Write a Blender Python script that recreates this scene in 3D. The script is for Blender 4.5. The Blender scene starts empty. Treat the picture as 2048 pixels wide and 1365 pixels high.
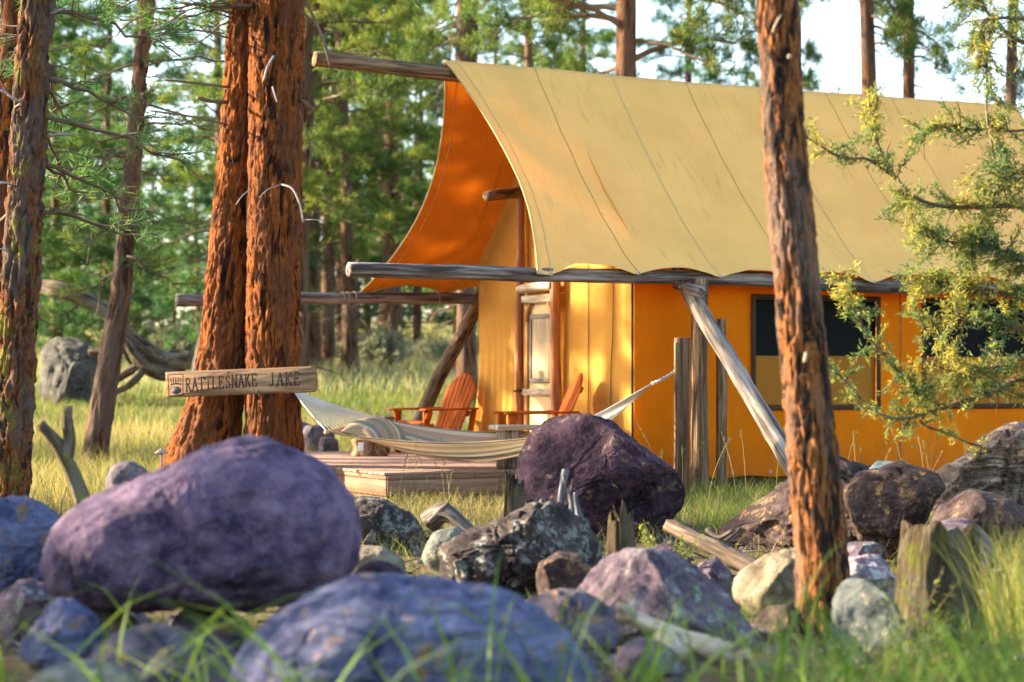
import bpy, math, random
import numpy as np
from mathutils import Vector, Matrix

# ------------------------------------------------------------------ camera, sky, sun, exposure
scene = bpy.context.scene
COL = scene.collection
FPX, CX, HY, CAMZ = 3982.0, 1024.0, 755.0, 1.30      # focal length in px of the 2048 px frame, horizon row, eye height

cam_data = bpy.data.cameras.new("camera")
cam_data.sensor_width = 36.0
cam_data.lens = 70.0
cam_data.shift_y = (HY - 682.5) / 2048.0
cam_data.clip_start = 0.1
cam_data.clip_end = 3000.0
cam_data.dof.use_dof = True
cam_data.dof.focus_distance = 17.0
cam_data.dof.aperture_fstop = 1.9
cam = bpy.data.objects.new("camera", cam_data)
cam.location = (0, 0, CAMZ)
cam.rotation_euler = (math.radians(90), 0, 0)
COL.objects.link(cam)
scene.camera = cam

SUN_DIR = Vector((-0.97, 0.24, 0.0)).normalized()      # horizontal direction towards the sun
SUN_EL = math.radians(20.5)
to_sun = Vector((SUN_DIR.x * math.cos(SUN_EL), SUN_DIR.y * math.cos(SUN_EL), math.sin(SUN_EL)))

world = bpy.data.worlds.new("World")
scene.world = world
world.use_nodes = True
wn = world.node_tree.nodes; wl = world.node_tree.links
wn.clear()
w_out = wn.new("ShaderNodeOutputWorld")
w_bg = wn.new("ShaderNodeBackground")
w_sky = wn.new("ShaderNodeTexSky")
w_sky.sky_type = 'NISHITA'
w_sky.sun_disc = False
w_sky.sun_elevation = SUN_EL
w_sky.sun_rotation = math.atan2(to_sun.x, to_sun.y)
w_sky.air_density = 1.0
w_sky.dust_density = 1.5
w_bg.inputs["Strength"].default_value = 0.105
wl.new(w_sky.outputs[0], w_bg.inputs[0]); wl.new(w_bg.outputs[0], w_out.inputs[0])

sun_data = bpy.data.lights.new("sun", 'SUN')
sun_data.energy = 4.4
sun_data.angle = math.radians(0.6)
sun_data.color = (1.0, 0.80, 0.56)
sun = bpy.data.objects.new("sun", sun_data)
sun.rotation_euler = to_sun.to_track_quat('Z', 'Y').to_euler()
sun.location = (-30, 10, 20)
COL.objects.link(sun)

scene.view_settings.view_transform = 'Standard'
scene.view_settings.look = 'None'
scene.view_settings.gamma = 1.0
scene.view_settings.exposure = 2.6
scene.view_settings.use_curve_mapping = False
scene.render.engine = 'CYCLES'
cy = scene.cycles
cy.use_denoising = True
try:
    cy.denoiser = 'OPENIMAGEDENOISE'
except Exception:
    pass
cy.max_bounces = 6
cy.diffuse_bounces = 3
cy.glossy_bounces = 2
cy.transmission_bounces = 6
cy.transparent_max_bounces = 6
cy.caustics_reflective = False
cy.caustics_refractive = False
cy.use_adaptive_sampling = True
cy.adaptive_threshold = 0.02
cy.sample_clamp_indirect = 6.0

# pines that stand left of the view, between the camp and the low sun (x, y, kind, size)
SHADE_TREES = [(-8.0, 7.7, 0, 0.34), (-7.6, 8.6, 0, 0.36), (-8.3, 9.5, 0, 0.36), (-7.7, 10.3, 0, 0.36), (-8.0, 11.1, 0, 0.33), (-12.0, 18.9, 2, 0.41),
               (-14.0, 26.0, 3, 0.8), (-12.5, 28.4, 3, 0.6), (-22.0, 30.5, 1, 0.9), (-18.0, 22.0, 3, 0.8)]
RNG = np.random.default_rng(7)
random.seed(7)

# ------------------------------------------------------------------ helpers: space
def P(px, py, Y):
    """a point of the place: picture column and row of the photograph, taken at the depth Y"""
    return np.array([(px - CX) / FPX * Y, Y, CAMZ + (HY - py) / FPX * Y])

U = np.array([0.8927, 0.4508, 0.0])         # long axis of the tent
W = np.array([-0.4508, 0.8927, 0.0])        # across the tent, away from the camera
N0 = np.array([0.232, 21.0, 0.0])           # under the front corner of the near eave
def T(u, v, z):
    return N0 + u * U + v * W + np.array([0, 0, z])

# ------------------------------------------------------------------ helpers: noise
def _h(ix, iy, iz, seed):
    h = (ix * 374761393 + iy * 668265263 + iz * 1274126177 + seed * 974634541) & 0xFFFFFFFF
    h = ((h ^ (h >> 13)) * 1274126177) & 0xFFFFFFFF
    h = ((h ^ (h >> 16)) * 668265263) & 0xFFFFFFFF
    return ((h ^ (h >> 15)) & 0xFFFF) / 32767.5 - 1.0

def noise(p, seed=0):
    p = np.asarray(p, dtype=np.float64)
    i = np.floor(p).astype(np.int64); f = p - i
    f = f * f * f * (f * (f * 6 - 15) + 10)
    ix, iy, iz = i[..., 0], i[..., 1], i[..., 2]
    fx, fy, fz = f[..., 0], f[..., 1], f[..., 2]
    r = 0
    for dx in (0, 1):
        wx = fx if dx else 1 - fx
        for dy in (0, 1):
            wy = fy if dy else 1 - fy
            for dz in (0, 1):
                wz = fz if dz else 1 - fz
                r = r + wx * wy * wz * _h(ix + dx, iy + dy, iz + dz, seed)
    return r

def fbm(p, octaves=4, seed=0, gain=0.5):
    p = np.asarray(p, dtype=np.float64)
    a, s, r = 1.0, 0.0, 0
    for k in range(octaves):
        r = r + a * noise(p * (2.03 ** k) + 17.3 * k, seed + k); s += a; a *= gain
    return r / s

# ------------------------------------------------------------------ helpers: meshes
def make_mesh(name, V, F, smooth=True, pc=None, mats=(), fmat=None):
    V = np.asarray(V, dtype=np.float32).reshape(-1, 3)
    me = bpy.data.meshes.new(name)
    if not isinstance(F, (list, tuple)):
        F = [F]
    F = [np.asarray(f, dtype=np.int32) for f in F if len(f)]
    loops = np.concatenate([f.ravel() for f in F])
    sizes = np.concatenate([np.full(len(f), f.shape[1], dtype=np.int32) for f in F])
    starts = np.concatenate([[0], np.cumsum(sizes)[:-1]]).astype(np.int32)
    me.vertices.add(len(V)); me.vertices.foreach_set("co", V.ravel())
    me.loops.add(len(loops)); me.loops.foreach_set("vertex_index", loops)
    me.polygons.add(len(sizes)); me.polygons.foreach_set("loop_start", starts); me.polygons.foreach_set("loop_total", sizes)
    if smooth:
        me.polygons.foreach_set("use_smooth", np.ones(len(sizes), dtype=bool))
    for m in mats:
        me.materials.append(m)
    if fmat is not None:
        me.polygons.foreach_set("material_index", np.asarray(fmat, dtype=np.int32))
    me.update(calc_edges=True)
    if pc is not None:
        at = me.attributes.new("pc", 'FLOAT_VECTOR', 'POINT')
        at.data.foreach_set("vector", np.asarray(pc, dtype=np.float32).ravel())
    me.validate()
    return me

def tag(o, label=None, cat=None, group=None, kind=None):
    if label: o["label"] = label
    if cat: o["category"] = cat
    if group: o["group"] = group
    if kind: o["kind"] = kind
    return o

def link(name, data, parent=None, loc=None):
    o = bpy.data.objects.new(name, data)
    COL.objects.link(o)
    if parent is not None: o.parent = parent
    if loc is not None: o.location = tuple(float(c) for c in loc)
    return o

class MB:
    """collects pieces that belong to ONE mesh object"""
    def __init__(s): s.V, s.F, s.pc, s.n, s.fm = [], {}, [], 0, {}
    def add(s, V, F, pc=None, mi=0):
        V = np.asarray(V, dtype=np.float64)
        s.V.append(V); s.pc.append(V if pc is None else np.asarray(pc))
        for f in (F if isinstance(F, (list, tuple)) else [F]):
            f = np.asarray(f)
            if len(f):
                s.F.setdefault(f.shape[1], []).append(f + s.n)
                s.fm.setdefault(f.shape[1], []).append(np.full(len(f), mi))
        s.n += len(V)
        return s
    def build(s, name, mat, parent=None, smooth=True, origin=None, kind=None):
        V = np.concatenate(s.V); pc = np.concatenate(s.pc)
        keys = sorted(s.F)
        F = [np.concatenate(s.F[k]) for k in keys]
        fm = np.concatenate([np.concatenate(s.fm[k]) for k in keys])
        mats = mat if isinstance(mat, (list, tuple)) else [mat]
        if origin is None: origin = np.zeros(3)
        o = link(name, make_mesh(name, V - np.asarray(origin), F, smooth, pc, mats, fm), parent, origin)
        if kind: o["kind"] = kind
        return o

def smooth_path(pts, n):
    """Catmull-Rom through the points (any columns), n samples"""
    pts = np.asarray(pts, dtype=np.float64)
    k = len(pts)
    ext = np.vstack([2 * pts[0] - pts[1], pts, 2 * pts[-1] - pts[-2]])
    d = np.concatenate([[0], np.cumsum(np.linalg.norm(np.diff(pts[:, :3], axis=0), axis=1))])
    t = np.interp(np.linspace(0, d[-1], n), d, np.arange(k))
    i = np.clip(t.astype(int), 0, k - 2); f = (t - i)[:, None]
    p0, p1, p2, p3 = ext[i], ext[i + 1], ext[i + 2], ext[i + 3]
    return 0.5 * (2 * p1 + (p2 - p0) * f + (2 * p0 - 5 * p1 + 4 * p2 - p3) * f ** 2 + (3 * p1 - p0 - 3 * p2 + p3) * f ** 3)

def tube(path, radii, nseg=10, disp=None, cap=True, scale2=None, flip=0.0):
    """swept tube with parallel transported frames; pc = straightened coordinates (across, across, along)"""
    path = np.asarray(path, dtype=np.float64); n = len(path)
    radii = np.broadcast_to(np.asarray(radii, dtype=np.float64), (n,))
    tan = np.gradient(path, axis=0); tan /= np.linalg.norm(tan, axis=1)[:, None] + 1e-12
    ref = np.array([0, 0, 1.0]) if abs(tan[0, 2]) < 0.8 else np.array([0, 1.0, 0])
    a = np.cross(ref, tan[0]); a /= np.linalg.norm(a)
    A = np.zeros((n, 3)); A[0] = a
    for k in range(1, n):
        b = A[k - 1] - tan[k] * np.dot(A[k - 1], tan[k]); A[k] = b / (np.linalg.norm(b) + 1e-12)
    B = np.cross(tan, A)
    s = np.concatenate([[0], np.cumsum(np.linalg.norm(np.diff(path, axis=0), axis=1))])
    th = np.linspace(0, 2 * math.pi, nseg, endpoint=False) + flip
    c, sn = np.cos(th), np.sin(th)
    R = radii[:, None] * np.ones(nseg)[None]
    pc = np.stack([R * c, R * sn, s[:, None] * np.ones(nseg)], axis=-1)
    if disp is not None:
        R = R + disp(pc, R, th)
    s2 = 1.0 if scale2 is None else scale2
    V = path[:, None] + A[:, None] * (R * c)[..., None] + B[:, None] * (R * sn * s2)[..., None]
    i = np.arange(n - 1)[:, None] * nseg; j = np.arange(nseg)[None]; j2 = (j + 1) % nseg
    Q = np.stack([i + j, i + j2, i + nseg + j2, i + nseg + j], axis=-1).reshape(-1, 4)
    V = V.reshape(-1, 3); pcf = pc.reshape(-1, 3); F = [Q]
    if cap:
        nb = len(V)
        V = np.vstack([V, path[0], path[-1]]); pcf = np.vstack([pcf, [0, 0, s[0]], [0, 0, s[-1]]])
        jj = np.arange(nseg); jn = (jj + 1) % nseg
        F.append(np.concatenate([np.stack([np.full(nseg, nb), jn, jj], 1),
                                 np.stack([np.full(nseg, nb + 1), (n - 1) * nseg + jj, (n - 1) * nseg + jn], 1)]))
    return V, F, pcf

_corner = [(a, b, c) for a in (-1, 1) for b in (-1, 1) for c in (-1, 1)]
def _box_template():
    idx = {}
    vs = []
    for c in _corner:
        for ax in range(3):
            idx[(c, ax)] = len(vs); vs.append((c, ax))
    quads, tris = [], []
    for ax in range(3):
        o1, o2 = [k for k in range(3) if k != ax]
        for s in (-1, 1):
            def cc(s1, s2):
                c = [0, 0, 0]; c[ax] = s; c[o1] = s1; c[o2] = s2
                return idx[(tuple(c), ax)]
            q = [cc(-1, -1), cc(1, -1), cc(1, 1), cc(-1, 1)]
            flip = (s > 0) ^ (ax == 1)
            quads.append(q if flip else q[::-1])
    for ax in range(3):
        o1, o2 = [k for k in range(3) if k != ax]
        for s1 in (-1, 1):
            for s2 in (-1, 1):
                c0 = [0, 0, 0]; c0[o1] = s1; c0[o2] = s2
                ca = list(c0); ca[ax] = -1; cb = list(c0); cb[ax] = 1
                ca, cb = tuple(ca), tuple(cb)
                quads.append([idx[(ca, o1)], idx[(cb, o1)], idx[(cb, o2)], idx[(ca, o2)]])
    for c in _corner:
        tris.append([idx[(c, 0)], idx[(c, 1)], idx[(c, 2)]])
    return vs, np.array(quads), np.array(tris)
_BV, _BQ, _BT = _box_template()

def box(c, ex, ey, ez, bev=0.004):
    """bevelled box: centre, three half-extent vectors"""
    c = np.asarray(c, float); E = [np.asarray(e, float) for e in (ex, ey, ez)]
    L = [np.linalg.norm(e) for e in E]
    V = []
    for cs, ax in _BV:
        p = c.copy()
        for k in range(3):
            f = 1.0 if k == ax else max(0.3, 1 - bev / max(L[k], 1e-6))
            p = p + cs[k] * f * E[k]
        V.append(p)
    V = np.array(V)
    order = np.argsort(L)
    pc = np.stack([(V - c) @ (E[k] / L[k]) for k in order], 1) + np.array([c[0] * 3.1 + c[2] * 1.7, c[1] * 2.3 + c[2], c[0] + c[1]])
    return V, [fix_normals(V, _BQ, c), fix_normals(V, _BT, c)], pc

def fix_normals(V, F, c):
    F = np.asarray(F)
    a, b, d = V[F[:, 0]], V[F[:, 1]], V[F[:, 2]]
    n = np.cross(b - a, d - a); m = V[F].mean(1) - c
    bad = (n * m).sum(1) < 0
    F = F.copy(); F[bad] = F[bad][:, ::-1]
    return F

def board(p0, p1, wdir, width, thick, bev=0.004):
    """a plank from p0 to p1, its width along wdir"""
    p0, p1 = np.asarray(p0, float), np.asarray(p1, float)
    d = p1 - p0; L = np.linalg.norm(d); d = d / L
    w = np.asarray(wdir, float); w = w - d * np.dot(w, d); w /= np.linalg.norm(w)
    t = np.cross(d, w)
    return box((p0 + p1) / 2, d * L / 2, w * width / 2, t * thick / 2, bev)

def copy_tree(o, parent=None):
    c = o.copy(); COL.objects.link(c)
    if parent is not None: c.parent = parent
    for ch in list(o.children):
        copy_tree(ch, c)
    return c

# ------------------------------------------------------------------ helpers: materials
class NT:
    def __init__(s, name):
        s.m = bpy.data.materials.new(name); s.m.use_nodes = True
        s.n = s.m.node_tree.nodes; s.l = s.m.node_tree.links
        s.n.clear()
        s.out = s.n.new("ShaderNodeOutputMaterial")
    def new(s, t, **kw):
        nd = s.n.new(t)
        for k, v in kw.items():
            if k.startswith("i_"):
                nd.inputs[k[2:].replace("_", " ")].default_value = v
            else:
                setattr(nd, k, v)
        return nd
    def link(s, a, b): s.l.new(a, b)
    def coord(s, kind="pc", scale=(1, 1, 1)):
        if kind == "pc":
            a = s.new("ShaderNodeAttribute", attribute_name="pc"); o = a.outputs["Vector"]
        else:
            a = s.new("ShaderNodeTexCoord"); o = a.outputs[kind]
        mp = s.new("ShaderNodeMapping"); mp.inputs["Scale"].default_value = scale
        s.link(o, mp.inputs[0])
        return mp.outputs[0]
    def noise(s, vec, scale, detail=5, rough=0.6, dist=0.0):
        nd = s.new("ShaderNodeTexNoise")
        nd.inputs["Scale"].default_value = scale; nd.inputs["Detail"].default_value = detail
        nd.inputs["Roughness"].default_value = rough; nd.inputs["Distortion"].default_value = dist
        s.link(vec, nd.inputs["Vector"])
        r = s.new("ShaderNodeMapRange"); r.inputs[1].default_value = 0.26; r.inputs[2].default_value = 0.74   # spread the middling values
        s.link(nd.outputs["Fac"], r.inputs[0])
        return r.outputs[0]
    def vor(s, vec, scale, feature='F1', out="Distance"):
        nd = s.new("ShaderNodeTexVoronoi", feature=feature); nd.inputs["Scale"].default_value = scale
        s.link(vec, nd.inputs["Vector"])
        return nd.outputs[out]
    def ramp(s, fac, stops, interp='LINEAR'):
        r = s.new("ShaderNodeValToRGB"); r.color_ramp.interpolation = interp
        e = r.color_ramp.elements
        while len(e) < len(stops): e.new(0.5)
        for k, (p, c) in enumerate(stops):
            e[k].position = p
            e[k].color = (*c, 1) if len(c) == 3 else c
        s.link(fac, r.inputs[0])
        return r.outputs[0]
    def step(s, fac, lo, hi):
        r = s.new("ShaderNodeMapRange"); r.inputs[1].default_value = lo; r.inputs[2].default_value = hi
        s.link(fac, r.inputs[0])
        return r.outputs[0]
    def math(s, op, a, b=None):
        m = s.new("ShaderNodeMath", operation=op)
        for k, v in enumerate((a, b)):
            if v is None: continue
            if isinstance(v, (int, float)): m.inputs[k].default_value = v
            else: s.link(v, m.inputs[k])
        return m.outputs[0]
    def mix(s, fac, a, b, mode='MIX'):
        m = s.new("ShaderNodeMix", data_type='RGBA', blend_type=mode)
        for sock, v in ((m.inputs[0], fac), (m.inputs[6], a), (m.inputs[7], b)):
            if isinstance(v, (int, float)): sock.default_value = v
            elif isinstance(v, tuple): sock.default_value = (*v, 1)
            else: s.link(v, sock)
        return m.outputs[2]
    def bump(s, h, strength=0.5, dist=0.02):
        b = s.new("ShaderNodeBump"); b.inputs["Strength"].default_value = strength; b.inputs["Distance"].default_value = dist
        s.link(h, b.inputs["Height"])
        return b.outputs[0]
    def finish(s, col, rough=0.85, normal=None, spec=0.25, transl=None, tfac=0.4, metal=0.0):
        b = s.new("ShaderNodeBsdfPrincipled")
        for sock, v in ((b.inputs["Base Color"], col), (b.inputs["Roughness"], rough)):
            if isinstance(v, (int, float)): sock.default_value = v
            elif isinstance(v, tuple): sock.default_value = (*v, 1)
            else: s.link(v, sock)
        b.inputs["Specular IOR Level"].default_value = spec
        b.inputs["Metallic"].default_value = metal
        if normal is not None: s.link(normal, b.inputs["Normal"])
        res = b.outputs[0]
        if transl is not None:
            t = s.new("ShaderNodeBsdfTranslucent")
            if isinstance(transl, tuple): t.inputs[0].default_value = (*transl, 1)
            else: s.link(transl, t.inputs[0])
            if normal is not None: s.link(normal, t.inputs["Normal"])
            mx = s.new("ShaderNodeMixShader"); mx.inputs[0].default_value = tfac
            s.link(res, mx.inputs[1]); s.link(t.outputs[0], mx.inputs[2]); res = mx.outputs[0]
        s.link(res, s.out.inputs[0])
        return s.m

def m_wood(name, c1, c2, c3, grain=1.0, bump=0.4, rough=0.8, spec=0.2, knots=False):
    t = NT(name)
    v = t.coord("pc", (22 * grain, 22 * grain, 1.3 * grain))
    n1 = t.noise(v, 1.0, 6, 0.65, 0.6)
    v2 = t.coord("pc", (3, 3, 0.7)); n2 = t.noise(v2, 1.3, 4, 0.6)
    col = t.ramp(n1, [(0.3, c2), (0.55, c1), (0.75, c3)])
    col = t.mix(t.step(n2, 0.35, 0.7), col, t.mix(0.5, col, c2, 'MIX'))
    v3 = t.coord("pc", (60, 60, 3.0)); n3 = t.noise(v3, 1.2, 3, 0.6)
    h = t.math('ADD', n1, t.math('MULTIPLY', n3, 0.5))
    return t.finish(col, rough, t.bump(h, bump, 0.012), spec)

def m_bark(name, plate, deep, grey, moss=None, sc=1.0, bump=0.8, dk=0.0):
    t = NT(name)
    v = t.coord("pc", (9 * sc, 9 * sc, 1.5 * sc)); n1 = t.noise(v, 1.0, 6, 0.65, 0.9)
    v2 = t.coord("pc", (30 * sc, 30 * sc, 8 * sc)); n2 = t.noise(v2, 1.0, 5, 0.7, 0.4)
    v3 = t.coord("pc", (2.2 * sc, 2.2 * sc, 0.55 * sc)); n3 = t.noise(v3, 1.3, 3, 0.5)
    col = t.ramp(n1, [(0.32 + dk, deep), (0.47 + dk, plate), (0.62 + dk * 0.7, plate), (0.78, grey)])
    col = t.mix(t.step(n2, 0.42, 0.72), col, t.mix(0.55, col, deep))
    col = t.mix(t.math('MULTIPLY', t.step(n3, 0.45, 0.68), 0.75), col, grey)
    if moss:
        v4 = t.coord("pc", (5, 5, 3)); n4 = t.noise(v4, 1.0, 5, 0.7)
        col = t.mix(t.math('MULTIPLY', t.step(n4, 0.58, 0.68), 0.8), col, moss)
    h = t.math('ADD', n1, t.math('MULTIPLY', n2, 0.8))
    return t.finish(col, 0.9, t.bump(h, bump, 0.03), 0.15)

def m_rock(name, c1, c2, c3, lichen=None, lich_lo=0.62, lich_hi=0.68, sc=1.0, bump=0.6, strata=0.0, moss=None, moss_lo=0.62):
    t = NT(name)
    v = t.coord("Object", (1, 1, 1))
    n1 = t.noise(v, 2.3 * sc, 8, 0.68, 0.4)
    n2 = t.noise(v, 11 * sc, 6, 0.7, 0.2)
    n3 = t.noise(v, 55 * sc, 4, 0.7)
    col = t.ramp(n1, [(0.3, c1), (0.5, c2), (0.72, c3)])
    col = t.mix(t.step(n2, 0.42, 0.75), col, t.mix(0.55, col, c3))
    col = t.mix(t.math('MULTIPLY', t.step(n3, 0.45, 0.8), 0.5), col, c1)
    if strata:
        vs = t.coord("Object", (1.5, 1.5, 14)); ns = t.noise(vs, 1.0, 4, 0.6, 0.5)
        col = t.mix(t.math('MULTIPLY', t.step(ns, 0.45, 0.65), strata), col, c1)
    if lichen:
        nl = t.noise(v, 7 * sc, 7, 0.75, 0.3)
        nv = t.noise(v, 2.0 * sc, 3, 0.6)
        fac = t.math('MULTIPLY', t.step(nl, lich_lo, lich_hi), t.step(nv, 0.38, 0.55))
        col = t.mix(fac, col, lichen)
    if moss:
        nm = t.noise(v, 4 * sc, 6, 0.7)
        col = t.mix(t.step(nm, moss_lo, moss_lo + 0.08), col, moss)
    h = t.math('ADD', t.math('MULTIPLY', n1, 1.2), t.math('ADD', n2, t.math('MULTIPLY', n3, 0.5)))
    return t.finish(col, 0.9, t.bump(h, bump, 0.05), 0.2)

def m_leaf(name, cols, transl_gain=1.0, tfac=0.45, rough=0.6, spec=0.2, clump=1.1):
    """foliage: older and fresher growth vary clump by clump, every needle or blade a little on its own"""
    t = NT(name)
    g = t.new("ShaderNodeNewGeometry")
    cols = sorted(cols, key=lambda c: c[0] * 0.5 + c[1])
    cols = [tuple(x * 0.55 for x in cols[0])] + cols + [tuple(x * 1.25 for x in cols[-1])]
    k = len(cols)
    n = t.noise(t.coord("Object"), clump, 3, 0.6)
    fac = t.math('ADD', t.math('MULTIPLY', g.outputs["Random Per Island"], 0.35), t.math('MULTIPLY', n, 0.65))
    col = t.ramp(fac, [(0.12 + 0.76 * i / max(1, k - 1), c) for i, c in enumerate(cols)])
    tr = t.mix(1.0, col, (1.0 * transl_gain, 1.0 * transl_gain, 0.55 * transl_gain), 'MULTIPLY')
    return t.finish(col, rough, None, spec, tr, tfac)

def m_canvas(name, col, trans, tfac, weave=260, stain=None, stain_amt=0.0, big=0.12, inner=None, dirt=0.0):
    t = NT(name)
    v = t.coord("pc", (1, 1, 1))
    n1 = t.noise(v, 0.9, 4, 0.6)
    n2 = t.noise(v, 14, 4, 0.6)
    n3 = t.noise(v, weave, 2, 0.5)
    dark = tuple(c * (1 - big) for c in col); lite = tuple(min(1, c * (1 + big * 0.6)) for c in col)
    c = t.ramp(n1, [(0.3, dark), (0.7, lite)])
    c = t.mix(t.math('MULTIPLY', t.step(n2, 0.4, 0.75), 0.12), c, dark)
    if stain:
        vs = t.coord("pc", (7.0, 0.8, 1)); ns = t.noise(vs, 2.2, 6, 0.75, 0.2)
        va = t.noise(v, 0.8, 3, 0.5)
        fac = t.math('MULTIPLY', t.math('MULTIPLY', t.step(ns, 0.60, 0.72), t.step(va, 0.42, 0.6)), stain_amt)
        c = t.mix(fac, c, stain)
    if dirt:                                    # mud splashed up from the ground, fading at knee height
        sp_ = t.new('ShaderNodeSeparateXYZ'); t.link(v, sp_.inputs[0])
        nd_ = t.noise(v, 5.0, 5, 0.65)
        lo_ = t.math('SUBTRACT', 1.0, t.step(t.math('ADD', sp_.outputs[1], t.math('MULTIPLY', nd_, 0.35)), 0.35, 0.8))
        c = t.mix(t.math('MULTIPLY', lo_, dirt), c, (0.16, 0.085, 0.03))
    if inner:                                   # the inner face: light glowing through the same canvas, put into the colour
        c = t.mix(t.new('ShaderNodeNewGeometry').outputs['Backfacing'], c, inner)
    vw = t.coord("pc", (2.2, 0.35, 1)); nw = t.noise(vw, 1.0, 4, 0.55, 0.3)
    h = t.math('ADD', t.math('MULTIPLY', nw, 6.0), t.math('ADD', n2, t.math('MULTIPLY', n3, 0.3)))
    return t.finish(c, 0.9, t.bump(h, 0.25, 0.012), 0.1, trans, tfac)

# ------------------------------------------------------------------ palette
MAT = {}
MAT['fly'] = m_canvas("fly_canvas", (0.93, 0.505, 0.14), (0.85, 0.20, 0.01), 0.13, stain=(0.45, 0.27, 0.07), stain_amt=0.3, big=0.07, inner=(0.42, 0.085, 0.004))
MAT['wall'] = m_canvas("wall_canvas", (0.64, 0.35, 0.07), (0.85, 0.36, 0.05), 0.35, big=0.12)
MAT['side'] = m_canvas("side_canvas", (0.74, 0.25, 0.006), (0.85, 0.24, 0.006), 0.35, big=0.12, dirt=0.35)
MAT['seam'] = m_wood("seam_thread", (0.22, 0.14, 0.05), (0.15, 0.09, 0.035), (0.28, 0.19, 0.08), bump=0.1)
MAT['seam_pale'] = m_wood("pale_seam", (0.58, 0.40, 0.17), (0.50, 0.34, 0.13), (0.66, 0.47, 0.21), bump=0.1)
MAT['webbing'] = m_wood("brown_webbing", (0.075, 0.035, 0.015), (0.05, 0.024, 0.012), (0.10, 0.05, 0.02), bump=0.2)
MAT['screen'] = m_wood("window_screen", (0.006, 0.006, 0.006), (0.004, 0.004, 0.004), (0.01, 0.009, 0.008), bump=0.1, rough=0.9)
MAT['inner_flap'] = m_canvas("inner_flap", (0.36, 0.17, 0.025), (0.4, 0.16, 0.02), 0.2, big=0.1)
MAT['grey_log'] = m_wood("weathered_log", (0.25, 0.19, 0.155), (0.055, 0.035, 0.028), (0.38, 0.33, 0.29), bump=1.0)
MAT['pale_log'] = m_wood("silvery_log", (0.30, 0.255, 0.21), (0.09, 0.07, 0.055), (0.42, 0.37, 0.32), bump=1.0)
MAT['brown_log'] = m_wood("brown_log", (0.29, 0.17, 0.085), (0.06, 0.033, 0.02), (0.42, 0.28, 0.16), bump=1.0)
MAT['red_log'] = m_wood("peeled_red_log", (0.42, 0.13, 0.025), (0.20, 0.06, 0.015), (0.55, 0.22, 0.05), bump=0.4, rough=0.55, spec=0.35)
MAT['door_wood'] = m_wood("door_wood", (0.50, 0.24, 0.07), (0.28, 0.11, 0.03), (0.60, 0.34, 0.13), bump=0.4)
MAT['bark_log'] = m_bark("bark_log", (0.20, 0.11, 0.06), (0.05, 0.03, 0.02), (0.22, 0.17, 0.13), sc=1.5)
MAT['plank_dark'] = m_wood("dark_plank", (0.14, 0.07, 0.035), (0.07, 0.035, 0.02), (0.20, 0.11, 0.055), bump=0.5)
MAT['deck'] = m_wood("deck_board", (0.30, 0.195, 0.145), (0.19, 0.12, 0.09), (0.38, 0.26, 0.20), bump=0.3, grain=0.8)
MAT['fascia'] = m_wood("deck_fascia", (0.26, 0.145, 0.09), (0.17, 0.09, 0.055), (0.33, 0.20, 0.125), bump=0.25, grain=0.8)
MAT['chair'] = m_wood("chair_orange", (0.40, 0.082, 0.004), (0.24, 0.045, 0.003), (0.48, 0.115, 0.008), bump=0.12, rough=0.75, spec=0.12, grain=0.8)
MAT['sign'] = m_wood("sign_wood", (0.31, 0.185, 0.10), (0.13, 0.07, 0.04), (0.42, 0.28, 0.165), bump=0.4)
MAT['carved'] = m_wood("carved_letter", (0.035, 0.022, 0.02), (0.02, 0.013, 0.012), (0.06, 0.04, 0.035), bump=0.2)
MAT['paw'] = m_wood("paw_mark", (0.10, 0.10, 0.11), (0.06, 0.06, 0.07), (0.15, 0.14, 0.15), bump=0.2)
MAT['rope'] = m_wood("rope", (0.70, 0.62, 0.52), (0.52, 0.45, 0.37), (0.80, 0.73, 0.64), bump=0.2, rough=0.9)
MAT['tie'] = m_wood("tie_cord", (0.30, 0.22, 0.14), (0.18, 0.13, 0.08), (0.40, 0.30, 0.2), bump=0.2)
MAT['metal'] = m_wood("galvanised", (0.5, 0.5, 0.5), (0.38, 0.38, 0.38), (0.6, 0.6, 0.6), bump=0.1, rough=0.4, spec=0.6)
MAT['copper'] = m_wood("copper_cap", (0.42, 0.26, 0.20), (0.33, 0.19, 0.14), (0.5, 0.34, 0.28), bump=0.1, rough=0.5, spec=0.5)
MAT['bar_wood'] = m_wood("bar_wood", (0.62, 0.40, 0.19), (0.42, 0.24, 0.10), (0.7, 0.5, 0.28), bump=0.2)
MAT['drift'] = m_wood("driftwood", (0.15, 0.12, 0.10), (0.035, 0.027, 0.022), (0.27, 0.235, 0.205), bump=0.9, grain=0.8)
MAT['drift_blue'] = m_wood("grey_root", (0.14, 0.15, 0.17), (0.03, 0.03, 0.035), (0.28, 0.29, 0.31), bump=0.9, grain=0.8)
MAT['drift_white'] = m_wood("bleached_log", (0.50, 0.41, 0.29), (0.20, 0.145, 0.09), (0.62, 0.53, 0.41), bump=0.7, grain=0.7)
MAT['white_tag'] = m_wood("white_tag", (0.75, 0.73, 0.7), (0.7, 0.68, 0.65), (0.8, 0.78, 0.75), bump=0.05)

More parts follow.
